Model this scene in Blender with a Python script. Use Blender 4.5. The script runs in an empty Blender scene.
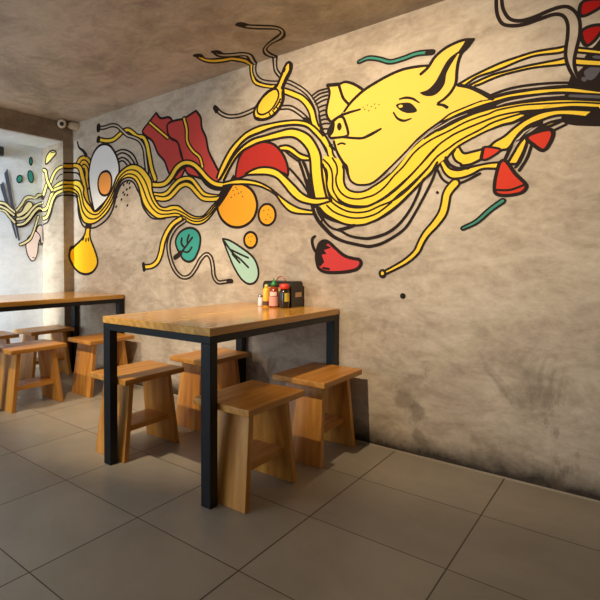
import bpy, bmesh, math, random
from mathutils import Vector, Matrix
from mathutils.geometry import tessellate_polygon

scene = bpy.context.scene
COL = scene.collection
PI = math.pi

# ------------------------------------------------------------------ camera
cam_data = bpy.data.cameras.new('camera')
cam = bpy.data.objects.new('camera', cam_data)
COL.objects.link(cam)
YAW, PITCH, ROLL = 0.7777, -0.0260, -0.0032
_f = Vector((-math.sin(YAW) * math.cos(PITCH), math.cos(YAW) * math.cos(PITCH), math.sin(PITCH)))
_r0 = Vector((math.cos(YAW), math.sin(YAW), 0))
_u0 = _r0.cross(_f)
_r = _r0 * math.cos(ROLL) + _u0 * math.sin(ROLL)
_u = _u0 * math.cos(ROLL) - _r0 * math.sin(ROLL)
M = Matrix((_r, _u, -_f)).transposed().to_4x4()
M.translation = (0, 0, 1.0246)
cam.matrix_world = M
cam_data.sensor_fit = 'HORIZONTAL'
cam_data.sensor_width = 36
cam_data.lens = 495.16 / 600 * 36
cam_data.shift_x = (300 - 157.11) / 600      # the photograph is the right part of a wider frame
cam_data.shift_y = (274.97 - 300) / 600
cam_data.clip_start = 0.05
scene.camera = cam
scene.cycles.caustics_reflective = False
scene.cycles.caustics_refractive = False

# ------------------------------------------------------------------ light and exposure
world = bpy.data.worlds.new('world')
scene.world = world
world.use_nodes = True
bg = world.node_tree.nodes['Background']
bg.inputs['Color'].default_value = (0.80, 0.90, 1.0, 1)
bg.inputs['Strength'].default_value = 0.26

def spot(name, loc, target, watts, color, angle, blend, radius=0.03):
    d = bpy.data.lights.new(name, 'SPOT')
    d.energy = watts
    d.color = color
    d.spot_size = math.radians(angle)
    d.spot_blend = blend
    d.shadow_soft_size = radius
    o = bpy.data.objects.new(name, d)
    COL.objects.link(o)
    o.location = loc
    o.rotation_euler = (Vector(target) - Vector(loc)).to_track_quat('-Z', 'Y').to_euler()
    return o

WARM = (1.0, 0.79, 0.53)
spot('ceiling_spot', (-3.05, 0.80, 2.29), (-3.22, 2.50, 0.60), 120, WARM, 66, 0.6, 0.015)
spot('ceiling_spot', (-2.05, 0.80, 2.29), (-2.22, 2.20, 0.55), 130, WARM, 55, 0.7, 0.015)
spot('ceiling_spot', (-1.18, 0.80, 2.29), (-1.12, 2.79, 1.40), 205, WARM, 78, 0.9, 0.015)

def area(name, loc, target, watts, color, sx, sy, spread=180):
    d = bpy.data.lights.new(name, 'AREA')
    d.shape = 'RECTANGLE'
    d.size, d.size_y = sx, sy
    d.spread = math.radians(spread)
    d.energy = watts
    d.color = color
    o = bpy.data.objects.new(name, d)
    COL.objects.link(o)
    o.location = loc
    o.rotation_euler = (Vector(target) - Vector(loc)).to_track_quat('-Z', 'Y').to_euler()
    return o

# cool fill panel added inside the recess to brighten its wall and column
area('recess_fill', (-4.08, 1.15, 1.10), (-4.26, 2.6, 1.10), 14, (0.72, 0.87, 1.0), 0.24, 1.9, 44)
# daylight from the glazed street front, out of view to the left
area('street_window', (-2.9, -2.35, 1.25), (-2.9, 2.0, 1.0), 62, (0.76, 0.88, 1.0), 2.2, 1.9)

vs = scene.view_settings
vs.view_transform = 'Standard'
vs.look = 'None'
vs.gamma = 1.0
vs.use_curve_mapping = False
vs.exposure = 0.18

# ------------------------------------------------------------------ helpers
def srgb(r, g, b):
    def f(c):
        c /= 255.0
        return c / 12.92 if c <= 0.04045 else ((c + 0.055) / 1.055) ** 2.4
    return (f(r), f(g), f(b), 1)

def mat(name, color, rough=0.6, metal=0.0, coat=0.0, alpha=1.0, trans=0.0, spec=0.5):
    m = bpy.data.materials.new(name)
    m.use_nodes = True
    b = m.node_tree.nodes['Principled BSDF']
    b.inputs['Base Color'].default_value = color
    b.inputs['Roughness'].default_value = rough
    b.inputs['Metallic'].default_value = metal
    b.inputs['Coat Weight'].default_value = coat
    b.inputs['Coat Roughness'].default_value = 0.15
    b.inputs['Transmission Weight'].default_value = trans
    b.inputs['Specular IOR Level'].default_value = spec
    return m

class G:
    """tiny node-graph helper"""
    def __init__(self, m):
        self.t = m.node_tree
        self.b = self.t.nodes['Principled BSDF']
    def n(self, kind, **kw):
        x = self.t.nodes.new(kind)
        for k, v in kw.items():
            if hasattr(x, k) and k not in ('Scale',):
                setattr(x, k, v)
            else:
                x.inputs[k].default_value = v
        return x
    def l(self, a, b):
        self.t.links.new(a, b)
    def coord(self, scale=(1, 1, 1), loc=(0, 0, 0), kind='Object'):
        tc = self.n('ShaderNodeTexCoord')
        mp = self.n('ShaderNodeMapping')
        mp.inputs['Scale'].default_value = scale
        mp.inputs['Location'].default_value = loc
        self.l(tc.outputs[kind], mp.inputs['Vector'])
        return mp.outputs['Vector']
    def noise(self, vec, scale, detail=6, rough=0.6, dist=0.0):
        x = self.n('ShaderNodeTexNoise')
        x.inputs['Scale'].default_value = scale
        x.inputs['Detail'].default_value = detail
        x.inputs['Roughness'].default_value = rough
        x.inputs['Distortion'].default_value = dist
        self.l(vec, x.inputs['Vector'])
        return x.outputs['Fac']
    def ramp(self, fac, stops):
        x = self.n('ShaderNodeValToRGB')
        e = x.color_ramp.elements
        while len(e) < len(stops):
            e.new(0.5)
        for el, (p, c) in zip(e, stops):
            el.position = p
            el.color = c
        self.l(fac, x.inputs['Fac'])
        return x.outputs['Color']
    def mix(self, fac, a, b, mode='MIX'):
        x = self.n('ShaderNodeMix', data_type='RGBA', blend_type=mode)
        for s, v in ((x.inputs['Factor'], fac), (x.inputs[6], a), (x.inputs[7], b)):
            if hasattr(v, 'links'):
                self.l(v, s)
            else:
                s.default_value = v
        return x.outputs[2]
    def bump(self, h, strength=0.2, dist=0.01):
        x = self.n('ShaderNodeBump')
        x.inputs['Strength'].default_value = strength
        x.inputs['Distance'].default_value = dist
        self.l(h, x.inputs['Height'])
        self.l(x.outputs['Normal'], self.b.inputs['Normal'])
    def math(self, op, a, b=0.0, clamp=False):
        x = self.n('ShaderNodeMath', operation=op, use_clamp=clamp)
        for s, v in ((x.inputs[0], a), (x.inputs[1], b)):
            if hasattr(v, 'links'):
                self.l(v, s)
            else:
                s.default_value = v
        return x.outputs[0]

def plaster(name, dark, mid, light, stains=False, rough=0.55):
    m = mat(name, mid, rough, spec=0.25)
    g = G(m)
    v = g.coord()
    a = g.noise(v, 1.3, 9, 0.66, 0.9)
    b = g.noise(g.coord((1, 1, 2.2)), 4.5, 8, 0.65, 1.0)
    f = g.math('ADD', g.math('MULTIPLY', a, 0.6), g.math('MULTIPLY', b, 0.4))
    c = g.ramp(f, [(0.41, dark), (0.5, mid), (0.58, light)])
    tr = g.noise(g.coord((1, 1, 1.7), (5.2, 1.1, 0.4)), 11, 9, 0.70, 0.5)
    c = g.mix(0.20, c, g.ramp(tr, [(0.40, dark), (0.58, light)]))
    fine = g.noise(v, 38, 5, 0.7)
    c = g.mix(0.22, c, g.ramp(fine, [(0.3, dark), (0.7, light)]))
    if stains:
        sep = g.n('ShaderNodeSeparateXYZ')
        g.l(v, sep.inputs[0])
        # damp, dirty band along the foot of the wall
        edge = g.math('ADD', sep.outputs['Z'], g.math('MULTIPLY', g.noise(v, 5.0, 6, 0.7), -0.16))
        d = g.n('ShaderNodeMapRange')
        d.inputs['From Min'].default_value = -0.06
        d.inputs['From Max'].default_value = 0.05
        d.inputs['To Min'].default_value = 0.95
        d.inputs['To Max'].default_value = 0.0
        g.l(edge, d.inputs['Value'])
        c = g.mix(d.outputs[0], c, srgb(40, 32, 26))
        # two damp blotches low on the wall
        for sx, sz, sr in ((-0.900, 0.290, 0.085), (-0.840, 0.225, 0.060), (-0.83, 0.10, 0.05)):
            dx = g.math('DIVIDE', g.math('SUBTRACT', sep.outputs['X'], sx), 0.75)
            dz = g.math('SUBTRACT', sep.outputs['Z'], sz)
            rr = g.math('SQRT', g.math('ADD', g.math('MULTIPLY', dx, dx), g.math('MULTIPLY', dz, dz)))
            rr = g.math('ADD', rr, g.math('MULTIPLY', g.math('SUBTRACT', g.noise(v, 16, 5, 0.7), 0.5), 0.16))
            mr = g.n('ShaderNodeMapRange')
            mr.inputs['From Min'].default_value = sr * 0.5
            mr.inputs['From Max'].default_value = sr
            mr.inputs['To Min'].default_value = 0.45
            mr.inputs['To Max'].default_value = 0.0
            g.l(rr, mr.inputs['Value'])
            c = g.mix(mr.outputs[0], c, srgb(92, 78, 64))
        # scattered rubbed patches
        p = g.noise(g.coord((1.0, 1, 0.55), (3.1, 0, 1.7)), 3.4, 7, 0.7, 0.8)
        zlow = g.n('ShaderNodeMapRange')
        zlow.inputs['From Min'].default_value = 0.1
        zlow.inputs['From Max'].default_value = 0.9
        zlow.inputs['To Min'].default_value = 0.75
        zlow.inputs['To Max'].default_value = 0.0
        g.l(sep.outputs['Z'], zlow.inputs['Value'])
        pf = g.math('MULTIPLY', g.ramp(p, [(0.56, (0, 0, 0, 1)), (0.66, (1, 1, 1, 1))]), zlow.outputs[0])
        c = g.mix(pf, c, srgb(96, 80, 64))
    g.l(c, g.b.inputs['Base Color'])
    g.bump(g.math('ADD', g.math('MULTIPLY', b, 0.7), g.math('MULTIPLY', fine, 0.3)), 0.25, 0.012)
    return m

def wood(name, axis, tone=1.0, rough=0.42, coat=0.08):
    """light pine with grain along one local axis"""
    def k(r, gg, b):
        return srgb(min(255, r * tone), min(255, gg * tone * tone), min(255, b * tone * tone))
    m = mat(name, k(205, 150, 85), rough, coat=coat)
    g = G(m)
    sc = {'x': (0.7, 9, 9), 'y': (9, 0.7, 9), 'z': (9, 9, 0.7)}[axis]
    oi = g.n('ShaderNodeObjectInfo')
    v = g.coord(sc)
    add = g.n('ShaderNodeVectorMath', operation='ADD')
    cmb = g.n('ShaderNodeCombineXYZ')
    rnd = g.math('MULTIPLY', oi.outputs['Random'], 20.0)
    for i in range(3):
        g.l(rnd, cmb.inputs[i])
    g.l(v, add.inputs[0])
    g.l(cmb.outputs[0], add.inputs[1])
    a = g.noise(add.outputs[0], 1.4, 4, 0.5, 1.2)
    w = g.n('ShaderNodeTexWave', wave_type='RINGS', rings_direction={'x': 'X', 'y': 'Y', 'z': 'Z'}[axis])
    w.inputs['Scale'].default_value = 1.1
    w.inputs['Distortion'].default_value = 5.0
    w.inputs['Detail'].default_value = 3
    w.inputs['Detail Scale'].default_value = 0.7
    g.l(add.outputs[0], w.inputs['Vector'])
    fine = g.noise(add.outputs[0], 9.0, 3, 0.6)
    f = g.math('ADD', g.math('MULTIPLY', a, 0.74), g.math('ADD', g.math('MULTIPLY', w.outputs['Fac'], 0.08), g.math('MULTIPLY', fine, 0.18)))
    c = g.ramp(f, [(0.28, k(160, 96, 30)), (0.5, k(196, 132, 50)), (0.72, k(218, 160, 76))])
    g.l(c, g.b.inputs['Base Color'])
    g.bump(f, 0.06, 0.003)
    return m

MT = {}
MT['plaster'] = plaster('wall_plaster', srgb(146, 130, 112), srgb(182, 166, 146), srgb(206, 192, 172), True)
MT['ceiling'] = plaster('ceiling_plaster', srgb(146, 132, 117), srgb(180, 166, 149), srgb(206, 192, 175), rough=0.7)
MT['recess'] = plaster('recess_plaster', srgb(206, 210, 212), srgb(222, 226, 228), srgb(234, 238, 240))
MT['header'] = plaster('shaded_header_plaster', srgb(116, 100, 82), srgb(146, 128, 106), srgb(166, 148, 126))  # wall plaster darkened: weaker light on header and column put into the colour
MT['wood_y'] = wood('pine_lengthwise', 'y')
MT['wood_z'] = wood('pine_upright', 'z')
MT['top'] = wood('varnished_table_top', 'y', 1.07, 0.22, 0.4)
MT['steel'] = mat('black_steel', srgb(15, 17, 21), 0.45, 0.0, spec=0.3)
MT['bead'] = mat('pale_grout', srgb(170, 155, 135), 0.8)

m = mat('floor_tiles', srgb(150, 138, 120), 0.36)
g = G(m)
TILE, TX, TY = 0.4901, -0.9444, 1.3392
v = g.coord(loc=(-TX + 40 * TILE, -TY + 40 * TILE, 0))
br = g.n('ShaderNodeTexBrick', offset=0.0, squash=1.0)
br.inputs['Scale'].default_value = 1.0
br.inputs['Mortar Size'].default_value = 0.0028
br.inputs['Mortar Smooth'].default_value = 0.25
br.inputs['Brick Width'].default_value = TILE
br.inputs['Row Height'].default_value = TILE
br.inputs['Color1'].default_value = srgb(170, 160, 144)
br.inputs['Color2'].default_value = srgb(162, 152, 136)
br.inputs['Mortar'].default_value = srgb(62, 52, 42)
g.l(v, br.inputs['Vector'])
dirt = g.noise(g.coord(), 2.3, 7, 0.65, 0.5)
c = g.mix(g.ramp(dirt, [(0.4, (0, 0, 0, 1)), (0.75, (0.35, 0.35, 0.35, 1))]), br.outputs['Color'], srgb(112, 100, 84))
g.l(c, g.b.inputs['Base Color'])
g.l(g.ramp(g.noise(g.coord(), 6, 5, 0.6), [(0.3, (0.30, 0.30, 0.30, 1)), (0.7, (0.46, 0.46, 0.46, 1))]), g.b.inputs['Roughness'])
inv = g.math('SUBTRACT', 1.0, br.outputs['Fac'])
g.bump(inv, 0.35, 0.003)
MT['tiles'] = m

def link(name, bm, material, parent=None, smooth=False):
    me = bpy.data.meshes.new(name)
    bmesh.ops.recalc_face_normals(bm, faces=bm.faces)
    bm.to_mesh(me)
    bm.free()
    mats = material if isinstance(material, (list, tuple)) else [material]
    for x in mats:
        me.materials.append(x)
    if smooth:
        for p in me.polygons:
            p.use_smooth = True
    o = bpy.data.objects.new(name, me)
    COL.objects.link(o)
    if parent:
        o.parent = parent
    return o

def box(bm, x0, x1, y0, y1, z0, z1, bevel=0.0, mi=0):
    r = bmesh.ops.create_cube(bm, size=1.0)
    vs_ = r['verts']
    for v in vs_:
        v.co = Vector(((x0 + x1) / 2 + v.co.x * (x1 - x0), (y0 + y1) / 2 + v.co.y * (y1 - y0), (z0 + z1) / 2 + v.co.z * (z1 - z0)))
    faces = list({f for v in vs_ for f in v.link_faces})
    for f in faces:
        f.material_index = mi
    if bevel:
        es = list({e for v in vs_ for e in v.link_edges})
        bmesh.ops.bevel(bm, geom=es, offset=bevel, segments=2, profile=0.5, affect='EDGES')
    return vs_

def hexa(bm, bottom, top, bevel=0.0):
    """eight-cornered solid from four bottom and four top corners"""
    vb = [bm.verts.new(p) for p in bottom]
    vt = [bm.verts.new(p) for p in top]
    fs = [bm.faces.new(vb[::-1]), bm.faces.new(vt)]
    for i in range(4):
        j = (i + 1) % 4
        fs.append(bm.faces.new((vb[i], vb[j], vt[j], vt[i])))
    if bevel:
        es = list({e for f in fs for e in f.edges})
        bmesh.ops.bevel(bm, geom=es, offset=bevel, segments=2, profile=0.5, affect='EDGES')

def lathe(bm, profile, cx=0, cy=0, cz=0, n=24, mi=0):
    rings = []
    for r, z in profile:
        if r < 1e-5:
            rings.append([bm.verts.new((cx, cy, cz + z))])
        else:
            rings.append([bm.verts.new((cx + r * math.cos(2 * PI * i / n), cy + r * math.sin(2 * PI * i / n), cz + z)) for i in range(n)])
    for a, b in zip(rings, rings[1:]):
        for i in range(n):
            j = (i + 1) % n
            if len(a) == 1 and len(b) == 1:
                continue
            if len(a) == 1:
                f = bm.faces.new((a[0], b[i], b[j]))
            elif len(b) == 1:
                f = bm.faces.new((a[i], a[j], b[0]))
            else:
                f = bm.faces.new((a[i], a[j], b[j], b[i]))
            f.material_index = mi
            f.smooth = True

def tube(bm, pts, r, n=10):
    pts = [Vector(p) for p in pts]
    rings = []
    for i, p in enumerate(pts):
        t = (pts[min(i + 1, len(pts) - 1)] - pts[max(i - 1, 0)]).normalized()
        a = t.orthogonal().normalized() if i == 0 else (prev - t * prev.dot(t)).normalized()
        prev = a
        b = t.cross(a)
        rr = r[i] if isinstance(r, (list, tuple)) else r
        rings.append([bm.verts.new(p + (a * math.cos(2 * PI * k / n) + b * math.sin(2 * PI * k / n)) * rr) for k in range(n)])
    for a, b in zip(rings, rings[1:]):
        for k in range(n):
            f = bm.faces.new((a[k], a[(k + 1) % n], b[(k + 1) % n], b[k]))
            f.smooth = True
    bm.faces.new(rings[0][::-1])
    bm.faces.new(rings[-1])

def thing(name, label, cat, loc=(0, 0, 0), rz=0.0, group=None):
    o = bpy.data.objects.new(name, None)
    o.empty_display_size = 0.1
    COL.objects.link(o)
    o.location = loc
    o.rotation_euler = (0, 0, rz)
    o['label'] = label
    o['category'] = cat
    if group:
        o['group'] = group
    return o

def structure(name, bm, material):
    o = link(name, bm, material)
    o['kind'] = 'structure'
    return o

def copy_tree(o, parent=None):
    c = o.copy()
    COL.objects.link(c)
    if parent:
        c.parent = parent
    for ch in list(o.children):
        copy_tree(ch, c)
    return c

# ------------------------------------------------------------------ the room
WY, CE, CX, NX, HZ, CY = 2.796, 2.3249, -3.863, -4.22, 2.150, 2.684   # long wall, ceiling, corner strip, recess wall, header underside
XR, YF = 2.4, -2.4
bm = bmesh.new(); box(bm, NX - 0.15, XR + 0.15, YF, WY + 0.15, -0.12, 0)
structure('floor', bm, MT['tiles'])
bm = bmesh.new(); box(bm, CX, XR + 0.15, YF, WY + 0.15, CE, CE + 0.15)
structure('ceiling', bm, MT['ceiling'])
bm = bmesh.new(); box(bm, NX - 0.15, XR + 0.15, WY, WY + 0.15, 0, CE)
structure('wall_back', bm, MT['plaster'])
bm = bmesh.new(); box(bm, NX - 0.15, NX, YF, WY, 0, CE + 0.15)
structure('wall_left', bm, MT['recess'])
bm = bmesh.new(); box(bm, XR, XR + 0.15, YF, WY, 0, CE)
structure('wall_right', bm, MT['plaster'])
# column and header that frame the shallow recess
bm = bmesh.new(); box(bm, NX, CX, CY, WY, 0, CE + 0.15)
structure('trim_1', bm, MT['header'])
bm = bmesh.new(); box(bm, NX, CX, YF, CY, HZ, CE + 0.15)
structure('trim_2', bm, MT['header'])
# pale painted underside of the header
bm = bmesh.new(); box(bm, NX, CX - 0.002, YF, CY, HZ - 0.008, HZ)
structure('trim_3', bm, MT['recess'])
# thin pale joint where the floor tiles meet the wall
bm = bmesh.new(); box(bm, CX, XR, WY - 0.006, WY, 0, 0.006)
structure('baseboard_back', bm, MT['bead'])

# ------------------------------------------------------------------ the mural
PAINT = {'black': (38, 28, 24), 'yellow': (244, 203, 62), 'yellow2': (240, 202, 88), 'gold': (238, 188, 30), 'ochre': (216, 164, 44),
         'wall': (182, 166, 148), 'white': (232, 231, 228), 'orange': (238, 158, 76), 'orange2': (238, 164, 44), 'brown': (110, 60, 24),
         'red': (190, 70, 64), 'red2': (172, 46, 38), 'red3': (206, 58, 38), 'deepred': (168, 18, 14), 'red4': (198, 62, 62),
         'teal': (58, 150, 138), 'teal2': (60, 140, 120), 'paleteal': (160, 194, 178), 'darkgrey': (92, 88, 94), 'cream': (214, 206, 180),
         'slate': (78, 84, 96), 'paleyellow': (244, 232, 176), 'dullyellow': (206, 182, 96), 'pink': (250, 228, 216)}
PM = {k: mat('paint_' + k, srgb(*c), 0.7, spec=0.15) for k, c in PAINT.items() if k != 'wall'}
PM['wall'] = MT['plaster']

def fold(u, v, off, surf):
    """mural coordinates (metres, unrolled round the corner and over the ceiling edge) to the room"""
    if surf == 'n':
        if u >= NX:
            return Vector((min(u, CX), CY - off, v))
        return Vector((NX + off, CY - (NX - u), v))
    if u < CX:
        return Vector((CX + off, max(WY - max(CX - u, off), CY), v))
    if v > CE:
        return Vector((u, WY - max(v - CE, off), CE - off))
    return Vector((max(u, CX + off), WY - off, min(v, CE - off)))

def smooth_line(pts, closed=False, sub=5):
    n = len(pts)
    if n < 3:
        return [[a + (b - a) * k / 8 for a, b in zip(pts[0], pts[1])] for k in range(9)]
    out = []
    for i in range(n if closed else n - 1):
        def P(k):
            return pts[k % n] if closed else pts[min(max(k, 0), n - 1)]
        p0, p1, p2, p3 = P(i - 1), P(i), P(i + 1), P(i + 2)
        def dt(a, b):
            return max(math.hypot(a[0] - b[0], a[1] - b[1]) ** 0.5, 1e-4)
        if dt(p1, p2) <= 1e-3:
            out.append(list(p1))
            continue
        d0, d1, d2 = dt(p0, p1), dt(p1, p2), dt(p2, p3)
        for s in range(sub):
            t = s / sub
            q = []
            for a, b, c_, d in zip(p0, p1, p2, p3):
                m1 = (c_ - b) - 0.0 if d0 <= 1e-3 else ((b - a) / d0 - (c_ - a) / (d0 + d1) + (c_ - b) / d1) * d1
                m2 = (c_ - b) - 0.0 if d2 <= 1e-3 else ((c_ - b) / d1 - (d - b) / (d1 + d2) + (d - c_) / d2) * d1
                q.append((2 * t**3 - 3 * t**2 + 1) * b + (t**3 - 2 * t**2 + t) * m1 + (-2 * t**3 + 3 * t**2) * c_ + (t**3 - t**2) * m2)
            out.append(q)
    if not closed:
        out.append(list(pts[-1]))
    return out

def resample(p, n):
    d = [0.0]
    for a, b in zip(p, p[1:]):
        d.append(d[-1] + math.hypot(a[0] - b[0], a[1] - b[1]))
    out, j = [], 0
    for i in range(n):
        t = d[-1] * i / (n - 1)
        while j < len(d) - 2 and d[j + 1] < t:
            j += 1
        k = (t - d[j]) / max(d[j + 1] - d[j], 1e-9)
        out.append([a + (b - a) * min(max(k, 0), 1) for a, b in zip(p[j], p[j + 1])])
    return out

class Painter:
    layer = 0
    def __init__(self, surf):
        self.bm = bmesh.new()
        self.surf = surf
        self.mats = []
    def mi(self, c):
        if c not in self.mats:
            self.mats.append(c)
        return self.mats.index(c)
    def off(self):
        Painter.layer += 1
        return 0.0004 + Painter.layer * 0.000006
    def quads(self, A, B, color):
        off, k = self.off(), self.mi(color)
        a = [self.bm.verts.new(fold(p[0], p[1], off, self.surf)) for p in A]
        b = [self.bm.verts.new(fold(p[0], p[1], off, self.surf)) for p in B]
        for i in range(len(a) - 1):
            f = self.bm.faces.new((a[i], a[i + 1], b[i + 1], b[i]))
            f.material_index = k
    def stroke(self, pts, color, closed=False):
        p = smooth_line(pts, closed)
        L = sum(math.hypot(a[0] - b[0], a[1] - b[1]) for a, b in zip(p, p[1:]))
        if closed:
            p = p + [p[0]]
        p = resample(p, max(6, min(160, int(L / 0.008))))
        A, B = [], []
        n = len(p)
        for i in range(n):
            q0 = p[i - 1] if i else (p[n - 2] if closed else p[0])
            q1 = p[i + 1] if i < n - 1 else (p[1] if closed else p[n - 1])
            tx, ty = q1[0] - q0[0], q1[1] - q0[1]
            l = math.hypot(tx, ty) or 1
            w = p[i][2] / 2
            A.append((p[i][0] - ty / l * w, p[i][1] + tx / l * w))
            B.append((p[i][0] + ty / l * w, p[i][1] - tx / l * w))
        self.quads(A, B, color)
        if not closed:                                        # rounded ends
            for e, o in ((0, 1), (n - 1, n - 2)):
                w = p[e][2] / 2
                ang = math.atan2(p[e][1] - p[o][1], p[e][0] - p[o][0])
                arc = [(p[e][0] + w * math.cos(ang + PI * (k / 6 - 0.5)), p[e][1] + w * math.sin(ang + PI * (k / 6 - 0.5))) for k in range(7)]
                off = self.off()
                f = self.bm.faces.new([self.bm.verts.new(fold(x, y, off, self.surf)) for x, y in arc])
                f.material_index = self.mi(color)
    def fill(self, pts, color, outline, smooth=True):
        p = smooth_line(pts, True) if smooth else [list(q) for q in pts]
        uc = CX if self.surf == 'm' else NX
        pieces = [p]
        if min(q[0] for q in p) < uc < max(q[0] for q in p):
            pieces = []
            for side in (1, -1):
                o = []
                for a, b in zip(p, p[1:] + p[:1]):
                    ia, ib = (a[0] - uc) * side >= 0, (b[0] - uc) * side >= 0
                    if ia:
                        o.append(a)
                    if ia != ib:
                        t = (uc - a[0]) / (b[0] - a[0])
                        o.append([uc + side * 1e-5, a[1] + (b[1] - a[1]) * t])
                if len(o) > 2:
                    pieces.append(o)
        off, k = self.off(), self.mi(color)
        for q in pieces:
            vs_ = [self.bm.verts.new(fold(a[0], a[1], off, self.surf)) for a in q]
            for tri in tessellate_polygon([[Vector((a[0], a[1], 0)) for a in q]]):
                try:
                    f = self.bm.faces.new([vs_[i] for i in tri])
                    f.material_index = k
                except ValueError:
                    pass
        if outline > 1e-4:
            if smooth:
                self.stroke([list(q) + [outline] for q in pts], 'black', True)
            else:
                for a, b in zip(pts, pts[1:] + pts[:1]):
                    self.stroke([list(a) + [outline], list(b) + [outline]], 'black')
    def band(self, U, L, color):
        a, b = smooth_line(U), smooth_line(L)
        n = max(len(a), len(b)) * 2
        self.quads(resample(a, n), resample(b, n), color)
    def finish(self, name, parent):
        # faces look into the room
        me = bpy.data.meshes.new(name)
        self.bm.to_mesh(me)
        self.bm.free()
        for c in self.mats:
            me.materials.append(PM[c])
        o = bpy.data.objects.new(name, me)
        COL.objects.link(o)
        o.parent = parent
        return o

def tuples(v, k):
    return [list(v[i:i + k]) for i in range(0, len(v), k)]

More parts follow.
